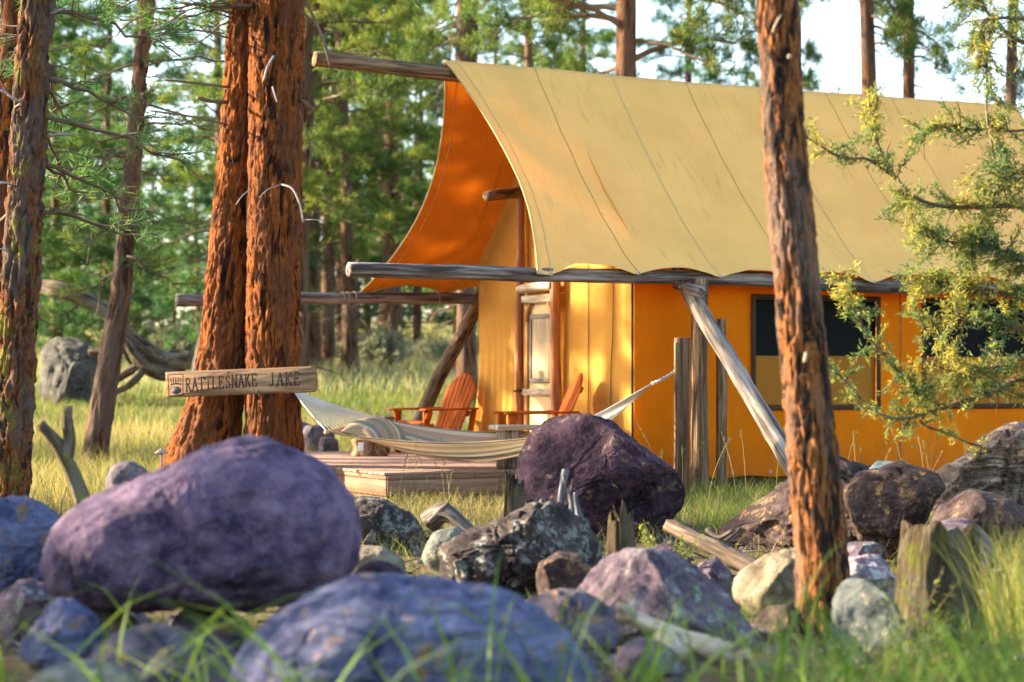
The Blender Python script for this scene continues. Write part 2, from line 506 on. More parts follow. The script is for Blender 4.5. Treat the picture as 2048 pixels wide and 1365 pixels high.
def m_ground():
    t = NT("forest_floor")
    v = t.coord("Object")
    n1 = t.noise(v, 0.35, 6, 0.6); n2 = t.noise(v, 5, 6, 0.7); n3 = t.noise(v, 40, 4, 0.7)
    col = t.ramp(n1, [(0.3, (0.10, 0.085, 0.035)), (0.5, (0.20, 0.155, 0.07)), (0.7, (0.12, 0.12, 0.04))])
    col = t.mix(t.step(n2, 0.45, 0.65), col, (0.24, 0.17, 0.09))
    col = t.mix(t.math('MULTIPLY', t.step(n3, 0.5, 0.7), 0.6), col, (0.07, 0.045, 0.025))
    h = t.math('ADD', n2, t.math('MULTIPLY', n3, 0.6))
    return t.finish(col, 0.95, t.bump(h, 0.9, 0.05), 0.1)
MAT['ground'] = m_ground()

# ------------------------------------------------------------------ ground
def gz(x, y):
    x = np.asarray(x, float); y = np.asarray(y, float)
    far = np.clip(y - 25.0, 0, 85)
    z = 0.047 * far * np.clip(far / 12.0, 0, 1)
    near = np.clip((13.0 - y) / 6.0, 0, 1)
    z = z + 0.02 * near * near * (3 - 2 * near)
    p = np.stack([x * 0.35, y * 0.35, np.zeros_like(x)], -1)
    flat = np.clip((np.abs(y - 23.0) - 3.5) / 4.0, 0.0, 1)
    z = z + 0.09 * flat * fbm(p, 3, 11)
    p2 = np.stack([x * 0.03, y * 0.03, np.zeros_like(x)], -1)
    return z + 1.2 * noise(p2, 5) * np.clip((y - 60) / 80.0, 0, 1) + 0.03

def build_ground():
    def axis(a):
        return np.array(a)
    xs = np.concatenate([-np.geomspace(900, 14, 26), np.linspace(-13, 13, 131), np.geomspace(14, 900, 26)])
    ys = np.concatenate([-np.geomspace(300, 3, 10), np.linspace(0, 34, 150), np.linspace(35, 120, 70), np.geomspace(124, 1400, 22)])
    X, Y = np.meshgrid(xs, ys)
    Z = gz(X, Y)
    V = np.stack([X, Y, Z], -1).reshape(-1, 3)
    nx, ny = len(xs), len(ys)
    i, j = np.meshgrid(np.arange(ny - 1), np.arange(nx - 1), indexing='ij')
    a = (i * nx + j).ravel()
    Q = np.stack([a, a + 1, a + nx + 1, a + nx], 1)
    o = link("ground", make_mesh("ground", V, Q, True, None, [MAT['ground']]))
    tag(o, "grassy forest floor of the camp rising gently to the trees", "ground", kind="structure")
build_ground()

# ------------------------------------------------------------------ log helper
def log_disp(amp, seed):
    def d(pc, R, th):
        q = pc / (R[..., None] * [1, 1, 0] + np.array([1e-9, 1e-9, 1]) ) if False else pc
        return amp * (fbm(q * np.array([9, 9, 1.6]) + seed * 3.7, 3, seed) * 1.2 + 0.5 * noise(q * np.array([28, 28, 5.0]), seed + 3))
    return d

def log(name, pts, r0, r1, mat, parent, seed=1, nseg=18, amp=0.008, n=None, cut=True):
    pts = np.asarray(pts, float)
    L = np.linalg.norm(np.diff(pts, axis=0), axis=1).sum()
    n = n or int(max(8, min(120, L / 0.04)))
    path = smooth_path(pts, n) if len(pts) > 2 else pts[0] + (pts[1] - pts[0]) * np.linspace(0, 1, n)[:, None]
    wob = np.stack([fbm(np.stack([np.linspace(0, L * 0.6, n), np.full(n, seed * 1.3 + k * 9.0), np.zeros(n)], -1), 2, seed) for k in range(3)], -1)
    path = path + wob * min(0.03, r0 * 0.35)
    V, F, pc = tube(path, np.linspace(r0, r1, n), nseg, log_disp(amp, seed))
    mb = MB().add(V, F, pc + np.array([seed * 0.77, seed * 1.31, seed * 2.1]))
    return mb.build(name, mat, parent, origin=pts[0])

def rope(name, pts, r, mat, parent, n=16, nseg=6):
    pts = np.asarray(pts, float)
    path = smooth_path(pts, n) if len(pts) > 2 else pts[0] + (pts[1] - pts[0]) * np.linspace(0, 1, n)[:, None]
    V, F, pc = tube(path, r, nseg)
    return MB().add(V, F, pc).build(name, mat, parent)

def empty(name, loc):
    return link(name, None, None, loc)

def reparent(o, root):
    """child keeps its place in the world"""
    o.parent = root
    o.location = o.location - root.location
    return o

# ------------------------------------------------------------------ tent: log frame
EAVE_Z, RIDGE_Z, HALF = 2.46, 4.90, 2.365
frame = empty("log_frame", T(0, HALF, 0.0))
tag(frame, "rustic frame of grey peeled logs carrying the tan canvas fly", "frame")
def fl(*a, **k):
    return reparent(log(*a, **k, parent=None) if False else log(a[0], a[1], a[2], a[3], a[4], None, **k), frame)
fl("ridge_log", [T(-1.56, HALF, RIDGE_Z - 0.01), T(0.8, HALF, RIDGE_Z - 0.09), T(2.5, HALF, RIDGE_Z - 0.16), T(8.8, HALF, RIDGE_Z - 0.22)], 0.085, 0.095, MAT['brown_log'], seed=2)
fl("eave_log", [T(-2.09, 0.07, 2.40), T(8.8, 0.07, 2.37)], 0.078, 0.085, MAT['grey_log'], seed=3)
fl("eave_log", [P(352, 601, 24.1), P(955, 596, 25.95), T(8.8, 2 * HALF, 2.33)], 0.075, 0.08, MAT['grey_log'], seed=4)
# A-frame shears: the far legs, and the near leg that comes out under the eave
fl("shear_leg", [P(815, 905, 26.9), P(865, 780, 26.6), P(945, 625, 26.0), P(1000, 505, 25.2), P(1045, 400, 24.6), T(1.2, HALF + 0.1, 4.55)], 0.10, 0.075, MAT['bark_log'], seed=5)
fl("shear_leg", [T(2.05, HALF, 4.55), T(2.05, 0.95, 3.0), T(2.0, 0.12, 2.22), P(1575, 915, 20.35), P(1620, 1000, 19.9)], 0.075, 0.105, MAT['pale_log'], seed=6, amp=0.012)
fl("purlin_stub", [T(1.95, 0.28, 2.33), P(1408, 588, 21.55)], 0.06, 0.062, MAT['grey_log'], seed=8)
fl("cross_log", [P(975, 392, 23.2), P(1060, 384, 23.9)], 0.062, 0.065, MAT['bark_log'], seed=9)
fl("eave_post", [P(1398, 1010, 21.85), P(1402, 560, 21.95)], 0.105, 0.085, MAT['brown_log'], seed=10, amp=0.012)
fl("support_post", [P(1444, 1000, 22.0), P(1443, 640, 22.05)], 0.066, 0.055, MAT['brown_log'], seed=12)
# tie cords round the logs
for k, (px, py, Y, r) in enumerate(((683, 598, 25.0, 0.085), (693, 598, 25.03, 0.085), (707, 597, 25.06, 0.085), (873, 596, 25.6, 0.085))):
    c = P(px, py, Y); th = np.linspace(0, 2 * math.pi, 18)
    ring = c + np.outer(np.cos(th) * r, W) + np.outer(np.sin(th) * r, [0, 0, 1]) + np.outer(np.linspace(0, 0.02, 18), U)
    reparent(rope("lashing", ring, 0.006, MAT['tie'], None, 24, 5), frame)
for k in range(14):
    a = P(1352 + k * 4.2, 562 + (k * 37 % 11), 21.75)
    b = a + np.array([0.02 * math.sin(k * 2.1), -0.05, -0.03 - 0.05 * abs(math.sin(k * 1.7))])
    reparent(rope("straw_wisp", [a, (a + b) / 2 + np.array([0, 0, 0.015]), b], 0.0035, MAT['tie'], None, 5, 4), frame)

# ------------------------------------------------------------------ tent: fly
fly = empty("canvas_fly", T(0, HALF, RIDGE_Z))
tag(fly, "pale tan canvas fly pitched over the ridge log as the roof of the camp", "tent fly")
FLY_END = 8.6
SEAMS = [0.0, 0.16, 1.23, 2.28, 3.33, 4.38, 5.43, 6.48, 7.53, FLY_END]
def fly_point(s, t, lift=0.0):
    """s along the tent, t = 0 near eave, 1 ridge, 2 far eave"""
    s = np.asarray(s, float); t = np.asarray(t, float)
    near = t <= 1
    k = np.where(near, t, 2 - t)
    front = np.clip(1 - s / 1.2, 0, 1)
    cut = 0.36 * np.sin(math.pi * np.clip(k, 0, 1)) ** 0.9 + 0.06 * k
    u = s + cut * front
    ph = np.clip((s - 0.16) / 1.05, 0, None); arc = np.abs(np.sin(math.pi * (ph % 1.0)))
    arc = np.where(s < 0.16, 0, arc)
    k0 = k
    edge = np.exp(-k / 0.07)
    z = EAVE_Z - 0.075 + (RIDGE_Z + 0.09 - EAVE_Z + 0.075) * k - 0.14 * np.sin(math.pi * k)
    z = z + 0.11 * arc ** 0.8 * edge
    sag = -0.018 * arc * np.sin(math.pi * np.clip(k, 0, 1)) - 0.03 * np.sin(math.pi * np.clip(s / FLY_END, 0, 1)) * k
    z = z + sag
    z = np.where(near, z, z - 0.02 * (1 - k))
    v = np.where(near, -0.03 + (HALF + 0.03) * k, 2 * HALF + 0.03 - (HALF + 0.03) * k)
    v = v - np.where(near, 1, -1) * 0.05 * edge
    p = N0 + u[..., None] * U + v[..., None] * W
    p[..., 2] = z
    wr = np.stack([s * 0.9, k * 1.1, near * 3.0], -1)
    n = np.where(near, -1, 1)[..., None] * W * 0.7 + np.array([0, 0, 0.7])
    p = p + n * (0.022 * fbm(wr * 1.7, 3, 21) + 0.012 * np.exp(-k / 0.15) * noise(np.stack([s * 8, k * 3, near * 2.0], -1), 4) + lift)[..., None]
    return p, np.stack([s, np.where(near, k, -k) * 3.4, np.zeros_like(s)], -1)
def grid_faces(ny, nx):
    i, j = np.meshgrid(np.arange(ny - 1), np.arange(nx - 1), indexing='ij')
    a = (i * nx + j).ravel()
    return np.stack([a, a + 1, a + nx + 1, a + nx], 1)
tt = np.concatenate([np.linspace(0, 0.12, 8), np.linspace(0.15, 1, 26)[:-1], 2 - np.linspace(0, 1, 26)[::-1]])
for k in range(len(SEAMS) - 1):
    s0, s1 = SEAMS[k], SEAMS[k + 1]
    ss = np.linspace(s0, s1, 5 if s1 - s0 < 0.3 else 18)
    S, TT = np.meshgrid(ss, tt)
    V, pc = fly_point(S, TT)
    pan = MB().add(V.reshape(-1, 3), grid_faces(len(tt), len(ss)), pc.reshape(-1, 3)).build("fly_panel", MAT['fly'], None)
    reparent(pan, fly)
    # the sewn seam on the panel's rear edge, outside and inside
    if k < len(SEAMS) - 2:
        dark = (k % 2 == 1) or k in (3, 6)
        w = 0.006 if dark else 0.014
        wob = 0.006 * np.sin(tt * 31 + k)
        sm = MB()
        for lift in (0.004, -0.004):
            S2 = np.stack([s1 - w / 2 + wob, s1 + w / 2 + wob], 1); T2 = np.stack([tt, tt], 1)
            V, pc = fly_point(S2, T2, lift)
            sm.add(V.reshape(-1, 3), grid_faces(len(tt), 2), pc.reshape(-1, 3))
        so = sm.build("seam", MAT['seam'] if dark else MAT['seam_pale'], pan)
        so.location = -fly.location
        pan_loc = pan.location.copy(); so.location = -(fly.location + pan_loc)
# hem cord on the free front edge and along the scalloped eave
ktt = np.linspace(0, 1, 60)
Vh, _ = fly_point(np.zeros(60), ktt); reparent(rope("hem", Vh, 0.011, MAT['seam_pale'], None, 60, 6), fly)
Vh, _ = fly_point(np.zeros(60), 2 - ktt); reparent(rope("hem", Vh, 0.011, MAT['seam_pale'], None, 60, 6), fly)
# grommets and the cords that tie them to the eave log
for s in [0.03] + SEAMS[1:]:
    if s > 6.6: continue
    p, _ = fly_point(np.array(s), np.array(0.006)); p = p - W * 0.012
    th = np.linspace(0, 2 * math.pi, 13)
    ring = p + np.outer(np.cos(th) * 0.015, U) + np.outer(np.sin(th) * 0.015, [0, 0, 1])
    V, F, pc = tube(ring, 0.006, 6, cap=False); reparent(MB().add(V, F, pc).build("grommet", MAT['metal'], None), fly)
# cords from the far corner to the far log
c0, _ = fly_point(np.array(0.02), np.array(1.995))
for q in (P(700, 592, 25.1), P(715, 594, 25.2), P(640, 590, 24.9)):
    reparent(rope("guy_cord", [c0, q], 0.006, MAT['tie'], None, 6, 5), fly)
c1, _ = fly_point(np.array(1.2), np.array(1.995))
for q in (P(880, 592, 25.7), P(905, 598, 25.8), P(985, 520, 25.4)):
    reparent(rope("guy_cord", [c1, q], 0.005, MAT['tie'], None, 6, 5), fly)

# ------------------------------------------------------------------ tent: canvas walls, door, windows
tent = empty("wall_tent", T(1.45, HALF, 0.2))
tag(tent, "orange canvas wall tent with a wooden door and dark screened windows", "tent")
WU, WV0, WV1, WZ0 = 1.453, 0.40, 2 * HALF - 0.40, 0.17
def rp(o): return reparent(o, tent)
def front_wall(v0, v1, name):
    nv, nz = max(4, int((v1 - v0) / 0.03)), 70
    vs = np.linspace(v0, v1, nv)
    K = np.linspace(0, 1, nz)
    VV, KK = np.meshgrid(vs, K)
    top = EAVE_Z - 0.1 + (RIDGE_Z - EAVE_Z + 0.02) * (1 - np.abs(VV - HALF) / HALF)
    base = 0.30
    Z = base + (top - base) * KK
    low = np.clip((1.6 - Z) / 1.4, 0, 1)
    flare = 0.16 * low ** 1.5 * np.clip((VV - 3.3) / 1.0, 0, 1)
    fold = np.sin(VV * 34 + 1.2 * noise(np.stack([VV * 3, Z * 1.5, VV * 0], -1), 3)) * 0.022 * np.clip((VV - 3.1) / 0.4, 0, 1) * np.clip(1.9 - Z, 0.15, 1)
    fold2 = 0.02 * np.exp(-((VV - WV0 - 0.05) / 0.06) ** 2) * np.sin(Z * 2.0)
    wr = 0.028 * fbm(np.stack([VV * 2.2, Z * 0.9, VV * 0 + 3], -1), 3, 31)
    V = N0 + (WU + wr - fold - 0.4 * flare)[..., None] * U + (VV + flare + fold2)[..., None] * W
    V[..., 2] = Z
    pc = np.stack([VV, Z, VV * 0 + 5], -1)
    return rp(MB().add(V.reshape(-1, 3), grid_faces(nz, nv), pc.reshape(-1, 3)).build(name, MAT['wall'], None))
DV0, DV1 = 2.02, 2.98          # doorway across the front wall
front_wall(WV0, DV0, "front_wall")
front_wall(DV1, WV1, "front_wall")
# gable above the door
def gable():
    vs = np.linspace(DV0, DV1, 24); K = np.linspace(0, 1, 24)
    VV, KK = np.meshgrid(vs, K)
    top = EAVE_Z - 0.1 + (RIDGE_Z - EAVE_Z + 0.02) * (1 - np.abs(VV - HALF) / HALF)
    Z = 2.28 + (top - 2.28) * KK
    V = N0 + (WU + 0.02 * fbm(np.stack([VV * 2.2, Z, VV * 0 + 3], -1), 3, 31))[..., None] * U + VV[..., None] * W
    V[..., 2] = Z
    rp(MB().add(V.reshape(-1, 3), grid_faces(24, 24), np.stack([VV, Z, VV * 0], -1).reshape(-1, 3)).build("gable_panel", MAT['wall'], None))
gable()
# seams on the front wall
for v in (0.86, 1.42):
    zz = np.linspace(0.35, 2.15 + 0.9 * v, 40)
    off = 0.014
    pts = np.array([T(WU + 0.028 * fbm(np.array([v * 2.2, z * 0.9, 3.0]), 3, 31) - off, v + 0.012 * math.sin(z * 3 + v * 5), z) for z in zz])
    rp(rope("seam", pts, 0.006, MAT['seam'], None, 40, 5))
# near and far side walls and rear wall
WIN = [(3.02, 4.78, 0.95, 2.22), (5.45, 7.2, 0.95, 2.22)]
def side_wall_strip(u0, u1, z0, z1, v, name, sgn=-1):
    nu, nz = max(2, int((u1 - u0) / 0.06) + 1), max(2, int((z1 - z0) / 0.06) + 1)
    UU, ZZ = np.meshgrid(np.linspace(u0, u1, nu), np.linspace(z0, z1, nz))
    bulge = 0.03 * fbm(np.stack([UU * 1.3, ZZ * 0.7, UU * 0], -1), 3, 41) + 0.014 * noise(np.stack([UU * 3.1 + ZZ * 0.8, ZZ * 0.9, UU * 0 + 4], -1), 6) * np.abs(noise(np.stack([UU * 0.7, ZZ * 0.5, UU * 0], -1), 9)) + 0.02 * noise(np.stack([UU * 7, ZZ * 0.6, UU * 0], -1), 8) * np.exp(-((UU - WU) / 0.25) ** 2)
    V = N0 + UU[..., None] * U + (v + bulge)[..., None] * W
    wav = 0.012 * np.sin(UU * 9) * np.clip(1 - (ZZ - WZ0) / 0.08, 0, 1)
    V[..., 2] = ZZ + wav
    return V.reshape(-1, 3), grid_faces(nz, nu), np.stack([UU, ZZ, UU * 0 + 2], -1).reshape(-1, 3)
mb = MB()
edges_u = [WU, WIN[0][0], WIN[0][1], WIN[1][0], WIN[1][1], 8.3]
for k in range(5):
    a, b = edges_u[k], edges_u[k + 1]
    if k % 2 == 0:
        mb.add(*side_wall_strip(a, b, WZ0, 2.75, WV0, ""))
    else:
        w = WIN[k // 2]
        mb.add(*side_wall_strip(a, b, WZ0, w[2], WV0, ""))
        mb.add(*side_wall_strip(a, b, w[3], 2.75, WV0, ""))
rp(mb.build("side_wall", MAT['side'], None))
rp(MB().add(*side_wall_strip(WU, 8.3, WZ0, 2.75, WV1, "")).build("side_wall", MAT['wall'], None))
V, F, pc = side_wall_strip(0, WV1 - WV0, WZ0, 2.9, 0, "")
Vr = N0 + 8.3 * U + (WV0 + ((V - N0) @ U))[:, None] * W; Vr[:, 2] = V[:, 2]
rp(MB().add(Vr, F, pc).build("rear_wall", MAT['wall'], None))
for u in (5.1, 7.4):
    pts = np.array([T(u + 0.004 * math.sin(z * 7), WV0 - 0.02 + 0.03 * fbm(np.array([u * 1.3, z * 0.7, 0.0]), 3, 41), z) for z in np.linspace(0.2, 2.6, 24)])
    rp(rope("seam", pts, 0.006, MAT['seam'], None, 24, 5))
# front corner cord
rp(rope("corner_cord", [T(WU - 0.03, WV0 - 0.015, z) for z in np.linspace(0.15, 2.5, 12)], 0.014, MAT['webbing'], None, 30, 6))
# dark floor skirt under the near wall
V, F, pc = side_wall_strip(WU, 8.3, -0.05, WZ0 + 0.02, WV0 + 0.05, "")
rp(MB().add(V, F, pc).build("floor_skirt", MAT['webbing'], None))
# grommets on the wall hem
for u in np.arange(2.2, 6.6, 0.52):
    c = T(u, WV0 - 0.03, WZ0 + 0.05); th = np.linspace(0, 2 * math.pi, 11)
    ring = c + np.outer(np.cos(th) * 0.016, U) + np.outer(np.sin(th) * 0.016, [0, 0, 1])
    V, F, pc = tube(ring, 0.006, 5, cap=False); rp(MB().add(V, F, pc).build("grommet", MAT['metal'], None))
for (u0, u1, z0, z1) in WIN:
    wroot = rp(empty("window", T((u0 + u1) / 2, WV0, z0)))
    def rw(o):
        o.parent = wroot
        o.location = o.location - tent.location - wroot.location
        return o
    zm = z0 + (z1 - z0) * 0.47
    V, F, pc = side_wall_strip(u0, u1, zm, z1, WV0 + 0.035, ""); rw(MB().add(V, F, pc).build("screen", MAT['screen'], None))
    V, F, pc = side_wall_strip(u0, u1, z0, zm, WV0 + 0.03, ""); rw(MB().add(V, F, pc).build("inner_flap", MAT['inner_flap'], None))
    fw = 0.065
    for (a, b, wdir, wd) in ((T(u0, WV0 - 0.012, z0), T(u1, WV0 - 0.012, z0), [0, 0, 1], fw), (T(u0, WV0 - 0.012, z1), T(u1, WV0 - 0.012, z1), [0, 0, 1], fw),
                             (T(u0, WV0 - 0.016, z0 - .03), T(u0, WV0 - 0.016, z1 + .03), U, fw), (T(u1, WV0 - 0.016, z0 - .03), T(u1, WV0 - 0.016, z1 + .03), U, fw)):
        rw(MB().add(*board(a, b, wdir, wd, 0.01)).build("window_trim", MAT['webbing'], None, smooth=False))
    # loops hanging above
    for du in (0.35, 1.2):
        rw(rope("tie_loop", [T(u0 + du, WV0 - 0.02, z1 + 0.22), T(u0 + du, WV0 - 0.04, z1 + 0.08)], 0.012, MAT['webbing'], None, 5, 5))
# doorway: two peeled posts, the plank door with its screen
def rpl(name, pts, r0, r1, mat, seed, **k): return rp(log(name, pts, r0, r1, mat, None, seed=seed, **k))
rpl("door_post", [T(WU - 0.10, DV0 + 0.02, 0.35), T(WU - 0.10, DV0 + 0.02, 2.48)], 0.068, 0.066, MAT['red_log'], 21)
rpl("door_post", [T(WU - 0.10, DV1 + 0.02, 0.35), T(WU - 0.10, DV1 - 0.02, 4.0)], 0.060, 0.05, MAT['red_log'], 22)
rpl("door_header", [T(WU - 0.13, DV0 + 0.05, 2.37), T(WU - 0.13, DV1 - 0.03, 2.36)], 0.062, 0.055, MAT['drift_white'], 23)
door = rp(empty("door", T(WU - 0.05, (DV0 + DV1) / 2, 0.36)))
def rd(o):
    o.parent = door; o.location = o.location - tent.location - door.location
    return o
dv0, dv1, du = DV0 + 0.06, DV1 - 0.04, WU - 0.06
rd(MB().add(*board(T(du + 0.02, (dv0 + dv1) / 2, 0.38), T(du + 0.02, (dv0 + dv1) / 2, 2.24), W, dv1 - dv0 - 0.1, 0.012)).build("door_canvas", m_canvas("door_canvas", (0.74, 0.56, 0.30), (0.8, 0.5, 0.2), 0.2), None, smooth=False))
for v in (dv0 + 0.04, dv1 - 0.05):
    rd(MB().add(*board(T(du, v, 0.38), T(du, v, 2.26), W, 0.10, 0.04, 0.01)).build("door_stile", MAT['door_wood'], None, smooth=False))
for z, hh in ((2.24, 0.10), (1.12, 0.08), (0.43, 0.12)):
    rd(MB().add(*board(T(du - 0.027, dv0, z), T(du - 0.027, dv1, z), [0, 0, 1], hh, 0.05, 0.015)).build("door_rail", MAT['drift_white'], None, smooth=False))
for sgn, v in ((1, dv0 + 0.09), (-1, dv1 - 0.1)):
    pts = [T(du - 0.02, v, 1.98), T(du - 0.02, v + sgn * 0.03, 2.10), T(du - 0.02, v + sgn * 0.11, 2.19)]
    rd(rope("door_brace", pts, 0.024, MAT['door_wood'], None, 8, 6))
MAT['door_screen'] = m_wood("grey_screen", (0.42, 0.32, 0.20), (0.30, 0.22, 0.13), (0.52, 0.41, 0.27), bump=0.1)
MAT['screen_trim'] = m_wood("grey_trim", (0.17, 0.16, 0.14), (0.12, 0.11, 0.10), (0.22, 0.20, 0.18), bump=0.1)
sv0, sv1, sz0, sz1 = dv0 + 0.14, dv1 - 0.2, 1.26, 2.03
rd(MB().add(*board(T(du - 0.004, (sv0 + sv1) / 2, sz0), T(du - 0.004, (sv0 + sv1) / 2, sz1), W, sv1 - sv0, 0.012)).build("door_screen", MAT['door_screen'], None, smooth=False))
for (a, b, wd) in ((T(du - 0.016, sv0, sz0), T(du - 0.016, sv0, sz1), W), (T(du - 0.016, sv1, sz0), T(du - 0.016, sv1, sz1), W)):
    rd(MB().add(*board(a, b, wd, 0.05, 0.012)).build("screen_trim", MAT['screen_trim'], None, smooth=False))
for z in (sz0, sz1):
    rd(MB().add(*board(T(du - 0.020, sv0 - .02, z), T(du - 0.020, sv1 + .02, z), [0, 0, 1], 0.05, 0.012)).build("screen_trim", MAT['screen_trim'], None, smooth=False))
rd(rope("door_latch", [T(du - 0.05, dv1 - 0.04, 1.14), T(du - 0.11, dv1 - 0.02, 1.14), T(du - 0.11, dv1 + 0.05, 1.13)], 0.014, MAT['webbing'], None, 6, 6))

# ------------------------------------------------------------------ deck
DZ = 0.35
deck = empty("deck", T(-1.87, -0.40, 0.0))
tag(deck, "low brown plank deck in front of the tent door", "deck")
dk_u0, dk_u1, dk_v0, dk_v1 = -1.87, 1.40, -0.40, 5.15
nb = 39
wv = (dk_v1 - dk_v0) / nb
for k in range(nb):
    v = dk_v0 + (k + 0.5) * wv
    z = DZ - 0.014 + 0.0015 * math.sin(k * 2.7)
    reparent(MB().add(*board(T(dk_u0 - 0.012, v, z), T(dk_u1, v, z), W, wv - 0.007, 0.028, 0.003)).build("deck_board", MAT['deck'], None, smooth=False), deck)
def fascia(a, b, zc, h, th, nm="fascia_board"):
    reparent(MB().add(*board(a + np.array([0, 0, zc]), b + np.array([0, 0, zc]), [0, 0, 1], h, th, 0.004)).build(nm, MAT['fascia'], None, smooth=False), deck)
lev = [(DZ - 0.052, 0.042), (DZ - 0.156, 0.158), (DZ - 0.30, 0.122)]
for zc, h in lev[:2]:
    fascia(T(dk_u0 + 0.016, dk_v0, 0), T(dk_u0 + 0.016, 2.3, 0), zc, h, 0.03)
    fascia(T(dk_u0 + 0.016, 2.304, 0), T(dk_u0 + 0.016, dk_v1, 0), zc, h, 0.03)
for q, (a, b) in enumerate(((-1.855, -1.35), (-1.346, -0.9), (-0.896, -0.2), (-0.196, 0.35), (0.354, 0.75), (0.754, 1.38))):
    fascia(T(a, dk_v0 + 0.0, 0), T(b, dk_v0 + 0.0, 0), lev[0][0], lev[0][1], 0.034)
for (a, b) in ((-1.855, -0.62), (-0.616, 1.38)):
    fascia(T(a, dk_v0 + 0.0, 0), T(b, dk_v0 + 0.0, 0), lev[1][0], lev[1][1], 0.032)
fascia(T(-1.80, dk_v0 + 0.035, 0), T(1.38, dk_v0 + 0.035, 0), lev[2][0], lev[2][1] + 0.03, 0.03, "kick_board")
fascia(T(dk_u0 + 0.05, dk_v0 + 0.06, 0), T(dk_u0 + 0.05, dk_v1, 0), lev[2][0], lev[2][1] + 0.03, 0.03, "kick_board")

# ------------------------------------------------------------------ chairs
def make_chair(label, loc, facing):
    """slatted garden chair with a fan back; local x = forward, y = to its left"""
    root = empty("adirondack_chair", loc)
    tag(root, label, "chair", "orange slatted chairs on the deck")
    root.rotation_euler = (0, 0, math.atan2(facing[1], facing[0]))
    m = MAT['chair']
    def part(name, V, F, pc): return MB().add(V, F, pc).build(name, m, root, smooth=False)
    for s in (-1, 1):
        part("front_leg", *board([0.33, s * 0.30, 0.0], [0.33, s * 0.30, 0.53], [1, 0, 0], 0.095, 0.03))
        part("arm", *board([0.42, s * 0.335, 0.545], [-0.42, s * 0.335, 0.555], [0, 1, 0], 0.14, 0.026, 0.006))
        part("arm_bracket", *board([0.33, s * 0.325, 0.42], [0.31, s * 0.35, 0.53], [1, 0, 0], 0.09, 0.025))
        # long slanting side rail that is also the rear leg
        part("side_rail", *board([0.36, s * 0.27, 0.33], [-0.52, s * 0.27, 0.045], [0.3, 0, 1], 0.12, 0.028))
        part("back_post", *board([-0.33, s * 0.30, 0.12], [-0.42, s * 0.30, 0.545], [1, 0, 0], 0.08, 0.028))
    for k in range(6):                                   # seat slats
        f = k / 5
        x = 0.37 - f * 0.62; z = 0.385 - f * 0.185
        part("seat_slat", *board([x, -0.285, z], [x, 0.285, z], [1, 0, -0.29], 0.098, 0.022, 0.005))
    part("front_apron", *board([0.375, -0.285, 0.31], [0.375, 0.285, 0.31], [0, 0, 1], 0.10, 0.022))
    lean = math.radians(23)
    up = np.array([-math.sin(lean), 0, math.cos(lean)])
    b0 = np.array([-0.18, 0, 0.17])
    n = 7
    for k in range(n):                                   # fan of back slats with a rounded head
        f = (k - (n - 1) / 2) / ((n - 1) / 2)
        L = 0.90 - 0.15 * f * f
        p0 = b0 + np.array([0, f * 0.215, 0]); p1 = b0 + up * L + np.array([0, f * 0.265, 0])
        V, F, pc = board(p0, p1, [0, 1, 0], 0.079, 0.021, 0.005)
        # round the outer top corner
        along = (V - b0) @ up
        topmask = along > L * 0.95
        V[topmask] += up * ((0.90 - 0.17 * (V[topmask, 1] / 0.265) ** 2) - L - 0.004 * (along[topmask] < along.max() - 0.002))[:, None]
        part("back_slat", V, F, pc)
    back = np.array([-math.cos(lean), 0, -math.sin(lean)])
    for h, wd in ((0.36, 0.60), (0.70, 0.52)):
        c = b0 + up * h + back * 0.026
        part("back_rail", *board(c + [0, -wd / 2, 0], c + [0, wd / 2, 0], up, 0.07, 0.026))
    for s in (-1, 1):
        V, F, pc = tube(np.array([[0.33, s * 0.318, 0.45], [0.33, s * 0.33, 0.45]]), 0.012, 10)
        MB().add(V, F, pc).build("bolt", MAT['metal'], root)
    return root
ca = P(880, 905, 25.3); make_chair("orange slatted chair facing the hammock pillow, its broad fan back seen from the front", (ca[0] - 0.08, 25.1, DZ + 0.001), (-0.75, -0.62))
cb = P(1075, 905, 22.4); make_chair("orange slatted chair seen edge on beside the tent door, half behind the purple boulder", (cb[0] - 0.02, 22.55, DZ + 0.001), (-0.985, -0.20))

# ------------------------------------------------------------------ rustic benches on the deck
def stump(name, c, r, h, parent, mat, seed, n=14, sx=1.0):
    path = np.array([[c[0], c[1], c[2] + h * f] for f in np.linspace(0, 1, n)])
    rad = r * (1.0 + 0.18 * np.cos(np.linspace(0, math.pi * 2, n)) * 0.5)
    V, F, pc = tube(path, rad, 22, lambda pc, R, th: 0.02 * fbm(pc * np.array([14, 14, 4]) + seed, 3, seed) + 0.03 * noise(np.stack([np.cos(th)[None] * 1.4 + pc[..., 2] * 0.5, np.sin(th)[None] * 1.4 + 0 * pc[..., 2], pc[..., 2] * 0 + seed], -1), seed), scale2=sx)
    return MB().add(V, F, pc).build(name, mat, parent)
bench = empty("slab_bench", P(1060, 930, 20.6)); bench.location.z = DZ
tag(bench, "low bench of a pale split slab on log legs beside the purple boulder", "bench")
b0 = P(985, 858, 20.55); b1 = b0 + np.array([0.95, 0.30, 0.0]); b0[2] = b1[2] = DZ + 0.43
V, F, pc = board(b0, b1, [-0.3, 0.95, 0], 0.34, 0.05, 0.012); reparent(MB().add(V, F, pc).build("slab_top", MAT['drift_white'], None, smooth=False), bench)
for k, (f, r) in enumerate(((0.10, 0.055), (0.22, 0.075), (0.8, 0.08))):
    c = b0 + (b1 - b0) * f; c[2] = DZ + 0.002
    o = stump("log_leg", c, r, 0.405, None, MAT['pale_log'], 50 + k); reparent(o, bench)
st = stump("stump_seat", (0, 0, 0), 0.16, 0.20, None, MAT['brown_log'], 57)
pst = P(738, 908, 24.0); st.location = (pst[0], 24.0, DZ + 0.002)
